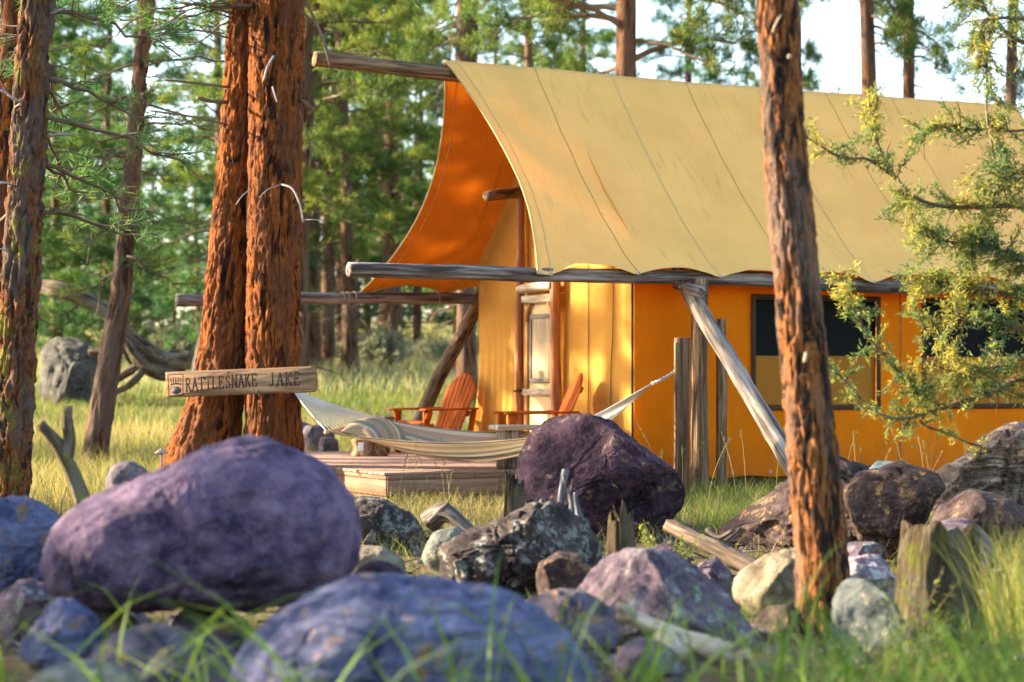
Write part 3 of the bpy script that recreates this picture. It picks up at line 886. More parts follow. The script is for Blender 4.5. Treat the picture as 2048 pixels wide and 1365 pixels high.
tag(st, "short split log lying on the deck under the hammock pillow", "stump")
st.scale = (1.15, 0.8, 1.0)
# small slab table seen past the cords
tab = empty("side_table", (P(765, 835, 24.9)[0], 24.9, DZ))
tag(tab, "small dark slab side table behind the hammock cords", "table")
c = P(765, 834, 24.9); c[2] -= 0.02
reparent(MB().add(*board(c + [-0.15, 0, 0], c + [0.15, 0.02, 0], [0, 1, 0], 0.22, 0.045, 0.01)).build("table_top", MAT['plank_dark'], None, smooth=False), tab)
reparent(stump("table_leg", (c[0] + 0.03, c[1], DZ + 0.002), 0.05, c[2] - DZ - 0.025, None, MAT['brown_log'], 61), tab)

# ------------------------------------------------------------------ hammock post
post = empty("hammock_post", P(1363, 990, 19.6)); post.location.z = 0.0
tag(post, "dark upright plank post holding the hammock chain", "post")
pA, pB = P(1363, 1000, 19.6), P(1364, 676, 19.6); pA[2] = -0.1
reparent(MB().add(*board(pA, pB, [1, 0.15, 0], 0.135, 0.10, 0.006)).build("plank", MAT['plank_dark'], None, smooth=False), post)
pe = P(1355, 700, 19.53); reparent(rope("bark_edge", [P(1351, 995, 19.54), P(1352, 850, 19.54), P(1352, 685, 19.54)], 0.02, MAT['brown_log'], None, 30, 7), post)

# ------------------------------------------------------------------ hammock
ham = empty("hammock", P(900, 880, 20.3))
tag(ham, "striped fabric rope hammock slung between the big double trunk and the plank post", "hammock")
HL = P(583, 778, 21.15); HR = P(1303, 768, 19.75); HP = P(1352, 741, 19.58)
axis = np.array([0.905, -0.425, 0.0]); across = np.array([0.425, 0.905, 0.0])
barL = P(712, 858, 20.75); barR = P(1160, 866, 20.0)
tilt = np.array([0, 0, 0.10])
wL, wR = 0.58, 0.56
L0, L1 = barL - across * wL - tilt * 0.2, barL + across * wL * 0.9 + tilt
R0, R1 = barR - across * wR, barR + across * wR + tilt * 0.4
MAT['hammock'] = None
def m_stripe(name, scale, cols):
    t = NT(name)
    a = t.new("ShaderNodeAttribute", attribute_name="pc")
    sp = t.new("ShaderNodeSeparateXYZ"); t.link(a.outputs["Vector"], sp.inputs[0])
    f = t.math('FRACT', t.math('MULTIPLY', sp.outputs[0], scale))
    k = len(cols)
    col = t.ramp(f, [(i / k, c) for i, c in enumerate(cols)], 'CONSTANT')
    n = t.noise(t.coord("pc", (90, 90, 90)), 1.0, 2, 0.5)
    col = t.mix(t.math('MULTIPLY', n, 0.35), col, t.mix(0.5, col, (0.2, 0.17, 0.13)))
    return t.finish(col, 0.9, t.bump(n, 0.3, 0.004), 0.1, col, 0.25)
cream, green, pink, blue, tan = (0.58, 0.46, 0.31), (0.25, 0.24, 0.15), (0.45, 0.25, 0.16), (0.22, 0.22, 0.20), (0.42, 0.31, 0.18)
MAT['hammock'] = m_stripe("hammock_cloth", 1.75, [cream, tan, cream, green, cream, blue, tan, pink, cream, blue, green, tan])
MAT['pillow'] = m_stripe("pillow_cloth", 1.9, [green, tan, pink, cream, green, blue, tan, pink, tan, green])
nu_, nv_ = 60, 30
uu = np.linspace(0, 1, nu_); vv = np.linspace(0, 1, nv_)
A_, B_ = np.meshgrid(uu, vv, indexing='ij')
def bed(a, b):
    a = np.asarray(a, float); b = np.asarray(b, float)
    e0 = L0 + (R0 - L0) * a[..., None]; e1 = L1 + (R1 - L1) * a[..., None]
    p = e0 + (e1 - e0) * b[..., None]
    sag = 4 * a * (1 - a) * (0.10 + 0.20 * 4 * b * (1 - b))
    pull = 0.10 * 4 * a * (1 - a) * (0.5 - b) * 1.6
    p = p + across * pull[..., None]
    p[..., 2] -= sag + 0.05 * (1 - np.abs(2 * b - 1)) * 4 * a * (1 - a)
    return p
V = bed(A_, B_).reshape(-1, 3)
reparent(MB().add(V, grid_faces(nu_, nv_), np.stack([B_, A_, A_ * 0], -1).reshape(-1, 3)).build("bed", MAT['hammock'], None), ham)
for b in (0.0, 1.0):
    pts = bed(uu, np.full(nu_, b)); reparent(rope("edge_rope", pts, 0.009, MAT['tie'], None, 50, 7), ham)
for q0, q1 in ((L0, L1), (R0, R1)):
    d = (q1 - q0) / np.linalg.norm(q1 - q0)
    reparent(log("spreader_bar", [q0 - d * 0.05, q1 + d * 0.05], 0.021, 0.021, MAT['bar_wood'], None, seed=71, nseg=10, amp=0.001), ham)
for k in range(17):
    f = k / 16
    q = L0 + (L1 - L0) * f
    mid = (HL + q) / 2 - np.array([0, 0, 0.02])
    reparent(rope("cord", [HL, mid, q], 0.0062, MAT['rope'], None, 10, 5), ham)
for k in range(13):
    f = k / 12
    q = R0 + (R1 - R0) * f
    reparent(rope("cord", [HR, (HR + q) / 2 - np.array([0, 0, 0.015]), q], 0.0062, MAT['rope'], None, 10, 5), ham)
mbc = MB()
nl = 13
dch = (HP - HR); Lc = np.linalg.norm(dch); dch /= Lc
for k in range(nl):
    c = HR + dch * (k + 0.5) * Lc / nl + np.array([0, 0, -0.012 * math.sin(math.pi * (k + .5) / nl)])
    s1 = np.cross(dch, [0, 0, 1.0]); s1 /= np.linalg.norm(s1); s2 = np.cross(dch, s1)
    sd = s1 if k % 2 else s2
    th = np.linspace(0, 2 * math.pi, 13)
    ring = c + np.outer(np.cos(th) * Lc / nl * 0.75, dch) + np.outer(np.sin(th) * 0.013, sd)
    V, F, pc = tube(ring, 0.0048, 5, cap=False); mbc.add(V, F, pc)
reparent(mbc.build("chain", MAT['metal'], None, kind="stuff"), ham)
reparent(rope("tie_ring", [HL, HL + np.array([-0.12, 0.03, 0.02])], 0.016, MAT['rope'], None, 5, 6), ham)
tg = P(722, 885, 20.2); reparent(MB().add(*board(tg, tg + [0, 0, -0.085], [1, 0.2, 0], 0.055, 0.003, 0.001)).build("care_tag", MAT['white_tag'], None, smooth=False), ham)
# pillow lying on the bed
def pillow():
    n1, n2 = 40, 22
    ph = np.linspace(-1, 1, n1); qh = np.linspace(-1, 1, n2)
    A, B = np.meshgrid(ph, qh, indexing='ij')
    V = []; F = []
    prof = np.clip(1 - np.abs(A) ** 2.6, 0, 1) ** 0.55 * np.clip(1 - np.abs(B) ** 2.6, 0, 1) ** 0.55
    pin = 1 - 0.10 * (1 - np.abs(B)) * np.abs(A) ** 3
    a_c, b_c = 0.09, 0.42
    base = bed(np.full_like(A, 0.035) + (B * 0.5 + 0.5) * 0.14, 0.46 + A * 0.37 * pin)
    wr = 0.012 * fbm(np.stack([A * 4, B * 4, A * 0], -1), 3, 3)
    up = base.copy(); up[..., 2] += 0.022 + 0.165 * prof + wr * prof
    dn = base.copy(); dn[..., 2] += 0.020 - 0.0 * prof
    nn = n1 * n2
    pc = np.stack([A * 0.42 + 0.5, B * 0.5, A * 0], -1).reshape(-1, 3)
    g = grid_faces(n1, n2)
    mb = MB().add(up.reshape(-1, 3), g, pc).add(dn.reshape(-1, 3), g[:, ::-1], pc)
    o = mb.build("pillow", MAT['pillow'], None, origin=base[n1 // 2, n2 // 2])
    tag(o, "plump striped pillow lying at the tree end of the hammock", "pillow")
pillow()

# ------------------------------------------------------------------ sign on the big trunk
sign = empty("sign_board", P(482, 765, 20.72))
tag(sign, "carved wooden name board reading RATTLESNAKE JAKE nailed across the double trunk", "sign")
sx = np.array([0.970, -0.243, 0.0]); slope = 0.036
sx = sx + np.array([0, 0, slope]); sx /= np.linalg.norm(sx)
sn = np.array([-0.243, -0.970, 0.0]); sz = np.cross(sn, sx) * -1
if sz[2] < 0: sz = -sz
SC = P(482, 764.5, 20.72); SWD, SHT, STH = 1.66, 0.268, 0.075
def SP(x, z, d=0.0): return SC + sx * x + sz * z + sn * d
def sign_body():
    pts = []
    r = 0.055
    for cx_, cz_, a0 in ((SWD / 2 - r, SHT / 2 - r, 0), (-SWD / 2 + 0.012, SHT / 2 - 0.012, 90), (-SWD / 2 + 0.012, -SHT / 2 + 0.012, 180), (SWD / 2 - r, -SHT / 2 + r, 270)):
        rr = r if cx_ > 0 else 0.012
        for k in range(7):
            a = math.radians(a0 + k * 15); pts.append((cx_ + rr * math.cos(a), cz_ + rr * math.sin(a)))
    n = len(pts); V = []; pcs = []
    layers = [(STH / 2 - 0.006, 1.0), (STH / 2, 0.992), (-STH / 2, 1.0)]
    for d, sc_ in ((-STH / 2, 0), (STH / 2 - 0.007, 0), (STH / 2, 0.007)):
        for x, z in pts:
            xx = x - math.copysign(sc_, x); zz = z - math.copysign(sc_, z)
            V.append(SP(xx, zz, d)); pcs.append((zz, d, xx))
    V = np.array(V); Q = []
    for k in range(2):
        for j in range(n):
            j2 = (j + 1) % n; Q.append([k * n + j, k * n + j2, (k + 1) * n + j2, (k + 1) * n + j])
    V = np.vstack([V, SP(0, 0, STH / 2), SP(0, 0, -STH / 2)]); pcs += [(0, STH / 2, 0), (0, -STH / 2, 0)]
    nb_ = len(V) - 2
    Tt = [[2 * n + j, 2 * n + (j + 1) % n, nb_] for j in range(n)] + [[(j + 1) % n, j, nb_ + 1] for j in range(n)]
    o = MB().add(V, [np.array(Q), np.array(Tt)], np.array(pcs)).build("board", MAT['sign'], None, smooth=False)
    reparent(o, sign)
sign_body()
# letters: strokes with serifs on a unit cell (x 0..0.72, z 0..1)
LET = {
 'R': ([((.14, 0), (.14, 1)), ((.14, 1), (.42, .98)), ((.42, .98), (.55, .78)), ((.55, .78), (.42, .55)), ((.42, .55), (.14, .52)), ((.3, .52), (.62, 0))], [(.14, 0), (.14, 1), (.62, 0)]),
 'A': ([((.06, 0), (.36, 1)), ((.36, 1), (.64, 0)), ((.17, .36), (.53, .36))], [(.06, 0), (.64, 0)]),
 'T': ([((.36, 0), (.36, 1)), ((.03, .98), (.69, .98)), ((.04, .98), (.04, .82)), ((.68, .98), (.68, .82))], [(.36, 0)]),
 'L': ([((.16, 0), (.16, 1)), ((.16, .02), (.6, .02)), ((.6, .02), (.62, .22))], [(.16, 1), (.16, 0)]),
 'E': ([((.14, 0), (.14, 1)), ((.14, .98), (.58, .98)), ((.14, .02), (.6, .02)), ((.14, .52), (.44, .52)), ((.58, .98), (.59, .8)), ((.6, .02), (.62, .22)), ((.44, .62), (.44, .42))], [(.14, 0), (.14, 1)]),
 'S': ([((.56, .82), (.44, .98)), ((.44, .98), (.24, .96)), ((.24, .96), (.14, .78)), ((.14, .78), (.26, .56)), ((.26, .56), (.48, .44)), ((.48, .44), (.58, .24)), ((.58, .24), (.46, .04)), ((.46, .04), (.22, .03)), ((.22, .03), (.12, .2))], []),
 'N': ([((.12, 0), (.12, 1)), ((.12, 1), (.58, 0)), ((.58, 0), (.58, 1))], [(.12, 0), (.12, 1), (.58, 1)]),
 'K': ([((.14, 0), (.14, 1)), ((.56, 1), (.18, .42)), ((.28, .56), (.6, 0))], [(.14, 0), (.14, 1), (.56, 1), (.6, 0)]),
 'J': ([((.46, 1), (.46, .22)), ((.46, .22), (.36, .03)), ((.36, .03), (.2, .04)), ((.2, .04), (.13, .22))], [(.46, 1)]),
}
def letter(ch, x0, z0, wd, ht):
    mb = MB()
    st, ser = LET[ch]
    def stroke(a, b, th):
        pa = SP(x0 + a[0] * wd / .72, z0 + a[1] * ht, STH / 2 + 0.0004); pb = SP(x0 + b[0] * wd / .72, z0 + b[1] * ht, STH / 2 + 0.0004)
        d = (pb - pa); d /= np.linalg.norm(d)
        mb.add(*board(pa - d * th * 0.3, pb + d * th * 0.3, np.cross(d, sn), th, 0.004, 0.001))
    for (a, b) in st:
        steep = abs(b[1] - a[1]) > 0.4
        stroke(a, b, 0.0165 if steep else 0.0125)
    for (sx_, sz_) in ser:
        stroke((sx_ - .1, sz_), (sx_ + .1, sz_), 0.0115)
    reparent(mb.build("carved_letter", MAT['carved'], None, smooth=False), sign)
xs_ = -0.605
for i, ch in enumerate("RATTLESNAKE"):
    letter(ch, xs_ + i * 0.0735, -0.073 + i * 0.0025, 0.066, 0.132 - 0.0003 * i)
for i, ch in enumerate("JAKE"):
    letter(ch, 0.315 + i * 0.092, -0.055, 0.078, 0.135)
# square groove and paw print
def groove(a, b):
    pa, pb = SP(a[0], a[1], STH / 2 + 0.0004), SP(b[0], b[1], STH / 2 + 0.0004)
    d = (pb - pa) / np.linalg.norm(pb - pa)
    reparent(MB().add(*board(pa, pb, np.cross(d, sn), 0.009, 0.004, 0.001)).build("groove", MAT['carved'], None, smooth=False), sign)
gx0, gx1, gz0, gz1 = -0.80, -0.628, -0.115, 0.105
for a, b in (((gx0, gz0), (gx1, gz0)), ((gx0, gz1), (gx1, gz1)), ((gx0 + 0.005, gz0), (gx0, gz1)), ((gx1 - 0.012, gz0), (gx1, gz1))):
    groove(a, b)
def disc(cx_, cz_, rx, rz_, mat, name, lift=0.001):
    th = np.linspace(0, 2 * math.pi, 18, endpoint=False)
    V = [SP(cx_ + rx * math.cos(a), cz_ + rz_ * math.sin(a), STH / 2 + lift) for a in th] + [SP(cx_ + rx * math.cos(a), cz_ + rz_ * math.sin(a), STH / 2 - 0.003) for a in th]
    n = 18
    Tt = [[k, (k + 1) % n, 2 * n] for k in range(n)]
    V.append(SP(cx_, cz_, STH / 2 + lift)); V = np.array(V)
    Q = np.array([[n + k, n + (k + 1) % n, (k + 1) % n, k] for k in range(n)])
    reparent(MB().add(V, [Q, np.array(Tt)]).build(name, mat, None, smooth=False), sign)
disc(-0.712, -0.062, 0.058, 0.040, MAT['paw'], "paw_pad")
for k in range(5):
    disc(-0.762 + k * 0.025, 0.002 + 0.008 * math.sin(k * 0.8), 0.0105, 0.013, MAT['carved'], "paw_toe")
    groove((-0.766 + k * 0.026, 0.025), (-0.770 + k * 0.029, 0.068 + 0.008 * math.sin(k * .8)))
for (x, z) in ((-0.12, 0.105), (-0.115, -0.118), (0.21, -0.10)):
    V, F, pc = tube(np.array([SP(x, z, STH / 2 - 0.002), SP(x, z, STH / 2 + 0.006)]), 0.010, 8); reparent(MB().add(V, F, pc).build("nail", MAT['carved'], None), sign)

# ------------------------------------------------------------------ path light
pl = empty("path_light", P(323, 950, 18.5)); pl.location.z = float(gz(pl.location.x, 18.5))
tag(pl, "small copper garden path light standing in the grass left of the double trunk", "lamp")
c = P(323, 905, 18.5)
reparent(rope("stake", [np.array([c[0], 18.5, pl.location.z - 0.05]), c], 0.011, MAT['copper'], None, 6, 8), pl)
V, F, pc = tube(np.array([c + [0, 0, -0.012], c + [0, 0, 0.0], c + [0, 0, 0.028], c + [0, 0, 0.042]]), [0.066, 0.064, 0.018, 0.006], 20)
reparent(MB().add(V, F, pc).build("cap", MAT['copper'], None), pl)

# ------------------------------------------------------------------ rocks
def rock(label, outline, Y, depth, mat, seed=1, amp=0.05, freq=1.6, box_=0.62, cracks=0.3, res=(110, 64), strata=0.0, planes=0, name="boulder", group="boulders in front of the camp", cat="boulder"):
    """a boulder: its side-on outline at depth Y gives real width and height, depth its thickness; noise, cracks and cut faces shape it"""
    o = np.array([P(x, y, Y)[[0, 2]] for x, y in outline])
    c = (o.max(0) + o.min(0)) / 2
    d = o - c
    ang = np.arctan2(d[:, 1], d[:, 0]); rad = np.hypot(d[:, 0], d[:, 1])
    k = np.argsort(ang); ang, rad = ang[k], rad[k]
    nt, npz = res
    th = np.linspace(-math.pi, math.pi, nt, endpoint=False)
    x_, z_ = rad * np.cos(ang), rad * np.sin(ang)
    A3 = np.concatenate([ang - 2 * math.pi, ang, ang + 2 * math.pi]); R3 = np.tile(rad, 3)
    # interpolate along the outline polygon, then soften
    r = np.zeros(nt)
    for i, t in enumerate(th):
        j = np.searchsorted(A3, t) - 1
        a0, a1, r0, r1 = A3[j], A3[j + 1], R3[j], R3[j + 1]
        den = r0 * math.sin(t - a0) + r1 * math.sin(a1 - t)
        r[i] = r0 * r1 * math.sin(a1 - a0) / den if abs(den) > 1e-9 else r0
    ker = np.array([1, 2, 3, 2, 1.0]); ker /= ker.sum()
    r = sum(w * np.roll(r, s) for w, s in zip(ker, (-2, -1, 0, 1, 2)))
    ph = np.linspace(0, math.pi, npz)
    sp = np.sin(ph) ** box_; cp = np.sign(np.cos(ph)) * np.abs(np.cos(ph)) ** 0.9
    X = r[None] * sp[:, None] * np.cos(th)[None]; Z = r[None] * sp[:, None] * np.sin(th)[None]
    Yy = -depth * cp[:, None] * np.ones(nt)[None]
    # the highest stretch leans back a little so that the crest is rounded
    S = np.stack([X, Yy, Z], -1)
    size = rad.mean()
    q = S / size
    nrm = np.stack([X, Yy * (size / depth) ** 2, Z], -1); nrm /= np.linalg.norm(nrm, axis=-1, keepdims=True) + 1e-9
    if planes:
        rg = np.random.default_rng(seed)
        for _ in range(planes):
            n = np.array([rg.normal() * 0.9, -abs(rg.normal()) * 0.9 - 0.25, rg.normal() * 0.8 + 0.2]); n /= np.linalg.norm(n)
            e = S @ n; lim = e.max() * rg.uniform(0.62, 0.9)
            over = np.clip(e - lim, 0, None); S = S - n * (over * 0.96)[..., None]
    disp = amp * (fbm(q * freq + seed * 7.1, 6, seed, 0.6) * 1.4 + 0.55 * fbm(q * freq * 4 + seed, 5, seed + 2, 0.7) + 0.5 * np.abs(fbm(q * freq * 1.7 + 3 * seed, 4, seed + 12, 0.6)))
    if cracks:
        w = q + 0.35 * np.stack([fbm(q * 1.3 + 5, 3, seed + 9), fbm(q * 1.3 + 9, 3, seed + 10), fbm(q * 1.3 + 2, 3, seed + 11)], -1)
        n1 = np.abs(noise(w * freq * 1.1 + seed, seed + 20)); disp = disp - amp * cracks * 1.5 * np.exp(-(n1 / 0.045) ** 2)
        n2 = np.abs(noise(w * freq * 2.3 + seed, seed + 21)); disp = disp - amp * cracks * 0.6 * np.exp(-(n2 / 0.07) ** 2)
    if strata:
        lay = q @ np.array([0.25, 0.1, 1.0]) * 7 + 1.2 * fbm(q * 1.5, 3, seed + 4)
        disp = disp + strata * amp * (np.abs((lay % 1.0) - 0.5) * 2 - 0.5) * (0.6 + 0.6 * fbm(q * 2, 2, seed + 6))
    S = S + nrm * (disp * size)[..., None]
    if Y > 9 and not name.startswith("perched"):          # bed the stone in the ground
        g0 = float(gz(c[0], Y + depth * 0.6)) - 0.05 - c[1]
        lowest = S[..., 2].min()
        if lowest > g0:
            neg = S[..., 2] < 0
            S[..., 2] = np.where(neg, S[..., 2] * (g0 / lowest), S[..., 2])
    V = S.reshape(-1, 3)
    i, j = np.meshgrid(np.arange(npz - 1), np.arange(nt), indexing='ij'); j2 = (j + 1) % nt
    Q = np.stack([i * nt + j, i * nt + j2, (i + 1) * nt + j2, (i + 1) * nt + j], -1).reshape(-1, 4)
    # close the two poles
    S[0] = S[0].mean(0); S[-1] = S[-1].mean(0); V = S.reshape(-1, 3)
    ob = link(name, make_mesh(name, V, Q, True, None, [mat]), None, (c[0], Y + depth * 0.6, c[1]))
    tag(ob, label, cat, group)
    return ob

purple = m_rock("purple_rock", (0.032, 0.024, 0.055), (0.10, 0.066, 0.125), (0.22, 0.15, 0.22), lichen=(0.27, 0.26, 0.30), lich_lo=0.74, lich_hi=0.95, sc=1.6)
deep_purple = m_rock("deep_purple_rock", (0.022, 0.012, 0.026), (0.07, 0.036, 0.062), (0.16, 0.09, 0.125), lichen=(0.34, 0.24, 0.16), lich_lo=0.64, lich_hi=0.72, sc=1.4, bump=0.9)
bluegrey = m_rock("blue_grey_rock", (0.034, 0.04, 0.095), (0.098, 0.11, 0.20), (0.20, 0.215, 0.33), lichen=(0.28, 0.17, 0.09), lich_lo=0.62, lich_hi=0.7, sc=1.3, strata=0.55)
brown = m_rock("brown_rock", (0.035, 0.023, 0.024), (0.105, 0.07, 0.07), (0.21, 0.145, 0.135), lichen=(0.40, 0.25, 0.12), lich_lo=0.60, lich_hi=0.68, sc=1.5, strata=0.5, bump=0.9)
greyv = m_rock("mauve_rock", (0.05, 0.036, 0.055), (0.12, 0.088, 0.115), (0.22, 0.17, 0.195), lichen=(0.30, 0.34, 0.28), lich_lo=0.6, lich_hi=0.7, sc=1.6)
tanr = m_rock("tan_rock", (0.10, 0.08, 0.05), (0.22, 0.18, 0.12), (0.33, 0.28, 0.19), lichen=(0.28, 0.27, 0.20), sc=1.5)
greenr = m_rock("green_grey_rock", (0.06, 0.068, 0.065), (0.13, 0.145, 0.13), (0.22, 0.235, 0.20), lichen=(0.40, 0.33, 0.2), sc=1.6)
lichr = m_rock("lichen_rock", (0.05, 0.04, 0.045), (0.11, 0.09, 0.085), (0.18, 0.14, 0.12), lichen=(0.46, 0.47, 0.42), lich_lo=0.50, lich_hi=0.60, sc=2.0, bump=1.0)
paler = m_rock("pale_layered_rock", (0.16, 0.11, 0.085), (0.42, 0.34, 0.28), (0.60, 0.51, 0.43), strata=0.7, sc=1.6, bump=1.0)
teal = m_rock("teal_rock", (0.16, 0.22, 0.21), (0.26, 0.34, 0.33), (0.36, 0.43, 0.41), sc=2)
darkr = m_rock("dark_rock", (0.06, 0.05, 0.065), (0.12, 0.10, 0.125), (0.20, 0.17, 0.20), lichen=(0.3, 0.18, 0.09), lich_lo=0.6, lich_hi=0.68, sc=1.6)

rock("huge smooth purple boulder, blurred, below the name board", [(55, 1130), (75, 1062), (130, 1008), (230, 968), (330, 940), (400, 897), (470, 878), (540, 885), (620, 925), (670, 970), (700, 1030), (706, 1090), (692, 1150), (650, 1195), (560, 1222), (420, 1232), (250, 1240), (130, 1225), (70, 1190)], 8.4, 0.45, purple, 3, 0.06, 1.6, 0.6, 0.35, (170, 100))
rock("streaked blue-grey boulder cut off by the bottom edge of the view", [(430, 1400), (480, 1290), (560, 1228), (650, 1182), (720, 1160), (800, 1168), (900, 1178), (985, 1188), (1080, 1232), (1150, 1300), (1215, 1400), (1150, 1520), (800, 1560), (500, 1520)], 6.9, 0.40, bluegrey, 5, 0.055, 1.7, 0.6, 0.6, (170, 100), strata=0.6)
rock("blue-grey boulder at the left edge behind the huge purple boulder", [(-180, 1080), (-100, 1010), (0, 1000), (45, 1012), (95, 1050), (100, 1110), (70, 1170), (-20, 1190), (-160, 1170)], 9.6, 0.4, bluegrey, 8, 0.09, 2.0, 0.6, 0.6, planes=9)
rock("small grey wedge of rock under the left side of the huge purple boulder", [(20, 1290), (60, 1225), (110, 1195), (175, 1235), (200, 1285), (150, 1340), (40, 1340)], 7.6, 0.15, bluegrey, 11, 0.10, 2.0, 0.6, 0.5, (60, 36), planes=11)
rock("dark rock in the lower left under the huge purple boulder", [(120, 1400), (150, 1310), (210, 1270), (290, 1262), (380, 1275), (450, 1300), (500, 1360), (460, 1450), (200, 1450)], 7.4, 0.25, darkr, 13, 0.08, 2.0, 0.6, 0.5, (80, 50), planes=9)
rock("pale rock showing only its top at the lower left corner", [(30, 1400), (70, 1345), (160, 1330), (250, 1350), (300, 1400), (250, 1450), (80, 1450)], 6.4, 0.15, greenr, 15, 0.06, 2.0, 0.6, 0.4, (60, 36))
rock("big rounded deep purple boulder hiding the foot of the hammock", [(1028, 960), (1030, 905), (1060, 852), (1118, 828), (1180, 835), (1232, 852), (1290, 890), (1340, 930), (1380, 980), (1397, 1030), (1388, 1070), (1340, 1100), (1280, 1105), (1200, 1105), (1130, 1075), (1060, 1020)], 15.6, 0.62, deep_purple, 21, 0.055, 1.7, 0.62, 0.7, (170, 100), planes=9)
rock("dark boulder spotted with pale lichen beside the deck corner", [(680, 1040), (695, 998), (755, 1000), (825, 1038), (850, 1080), (842, 1118), (780, 1130), (690, 1125)], 15.0, 0.35, lichr, 23, 0.07, 2.2, 0.6, 0.5, planes=9)
rock("dark ridged boulder crusted with white lichen in the centre front", [(818, 1180), (850, 1112), (940, 1062), (1015, 1040), (1060, 1014), (1120, 1010), (1182, 1042), (1232, 1112), (1224, 1165), (1130, 1205), (950, 1215)], 11.5, 0.40, lichr, 27, 0.10, 2.0, 0.6, 0.8, (150, 80), planes=11, strata=0.5)
rock("mauve boulder behind the bleached log", [(1125, 1240), (1180, 1152), (1230, 1120), (1280, 1107), (1350, 1114), (1420, 1150), (1480, 1210), (1530, 1290), (1545, 1370), (1300, 1400), (1140, 1340)], 9.4, 0.38, greyv, 31, 0.06, 1.8, 0.6, 0.5, (130, 80), planes=7)
rock("long brown slab boulder between the purple boulder and the slim trunk", [(1425, 1092), (1480, 1042), (1560, 992), (1640, 940), (1700, 915), (1760, 928), (1830, 968), (1880, 1010), (1870, 1060), (1850, 1100), (1700, 1120), (1560, 1135), (1470, 1122)], 14.6, 0.55, brown, 35, 0.07, 1.9, 0.55, 0.7, (160, 80), strata=0.8, planes=11)
rock("brown rock capping the long slab boulder on its right end", [(1690, 995), (1735, 945), (1815, 928), (1880, 945), (1908, 985), (1900, 1040), (1850, 1085), (1750, 1070)], 14.0, 0.34, brown, 37, 0.07, 2.0, 0.6, 0.6, (90, 50), planes=9)
rock("little teal rock resting on the long brown slab", [(1735, 948), (1760, 922), (1800, 925), (1822, 948), (1790, 965), (1750, 962)], 14.5, 0.12, teal, 39, 0.06, 2.0, 0.6, 0.4, (50, 30), planes=9, name="perched_rock")
rock("pale layered boulder rising at the right edge of the view", [(1872, 985), (1900, 945), (1955, 922), (1995, 880), (2048, 850), (2130, 840), (2200, 900), (2210, 1000), (2100, 1040), (1990, 1030), (1930, 1010)], 15.4, 0.55, paler, 43, 0.085, 2.0, 0.58, 0.7, (160, 90), strata=1.0, planes=9)
rock("smooth mauve boulder below the pale layered boulder", [(1868, 1075), (1892, 1020), (1955, 980), (2030, 1000), (2080, 1040), (2075, 1095), (1980, 1115), (1890, 1105)], 13.4, 0.36, brown, 47, 0.04, 1.6, 0.6, 0.4, (90, 50))
rock("rounded purple-grey rock just behind the mossy stump", [(1850, 1090), (1875, 1052), (1930, 1040), (1965, 1050), (1990, 1085), (1995, 1140), (1960, 1190), (1870, 1180)], 12.2, 0.26, greyv, 49, 0.05, 1.8, 0.6, 0.4, (80, 46))
rock("tan rounded rock left of the slim trunk foot", [(1474, 1190), (1490, 1150), (1530, 1122), (1590, 1105), (1660, 1112), (1705, 1150), (1690, 1205), (1600, 1226), (1505, 1218)], 10.9, 0.28, tanr, 53, 0.07, 1.9, 0.58, 0.6, (100, 56), planes=7)
rock("flat grey rock behind the slim trunk foot", [(1670, 1110), (1710, 1090), (1755, 1087), (1785, 1102), (1780, 1130), (1700, 1140)], 12.4, 0.2, greyv, 55, 0.05, 2.0, 0.6, 0.4, (60, 36), planes=7)
rock("purple rock with white blotches between the slim trunk and the mossy stump", [(1680, 1150), (1700, 1120), (1760, 1112), (1800, 1140), (1800, 1190), (1740, 1210), (1680, 1195)], 11.3, 0.2, m_rock("blotched_rock", (0.16, 0.11, 0.13), (0.26, 0.20, 0.22), (0.36, 0.30, 0.31), lichen=(0.62, 0.58, 0.56), lich_lo=0.52, lich_hi=0.6, sc=2.5), 57, 0.08, 2.2, 0.6, 0.5, (70, 40), planes=9)
rock("greenish sloping rock right of the slim trunk foot", [(1670, 1340), (1680, 1200), (1705, 1160), (1745, 1165), (1800, 1215), (1852, 1290), (1860, 1370), (1760, 1400)], 9.3, 0.22, greenr, 59, 0.05, 1.8, 0.55, 0.4, (90, 56), planes=7)
rock("small smooth purple rock under the weathered log end", [(1285, 1125), (1310, 1095), (1345, 1090), (1380, 1112), (1390, 1145), (1330, 1160)], 12.9, 0.16, deep_purple, 61, 0.04, 1.8, 0.6, 0.3, (50, 30))
rock("small pinkish angular rock left of the tan rock", [(1395, 1150), (1412, 1122), (1440, 1120), (1475, 1160), (1480, 1190), (1420, 1195)], 12.0, 0.14, greyv, 63, 0.10, 2.0, 0.6, 0.5, (50, 30), planes=13)
rock("rounded greenish rock between the two lichen boulders", [(838, 1115), (865, 1068), (905, 1056), (945, 1075), (950, 1120), (890, 1140)], 13.4, 0.2, greenr, 65, 0.05, 1.8, 0.6, 0.3, (60, 36))
rock("flat tan rock below the lichen spotted boulder", [(680, 1120), (710, 1095), (765, 1098), (812, 1130), (800, 1158), (700, 1160)], 12.8, 0.2, tanr, 67, 0.06, 1.8, 0.6, 0.4, (60, 36))
rock("purple rock peeping over the streaked blue-grey boulder", [(690, 1180), (712, 1140), (745, 1125), (790, 1140), (830, 1180), (810, 1230), (710, 1230)], 9.0, 0.2, deep_purple, 69, 0.07, 1.8, 0.6, 0.4, (60, 36), planes=7)
rock("small pale rock behind the left shoulder of the huge purple boulder", [(205, 965), (225, 928), (255, 922), (290, 945), (300, 985), (230, 995)], 11.5, 0.14, darkr, 71, 0.05, 1.8, 0.6, 0.3, (50, 30))
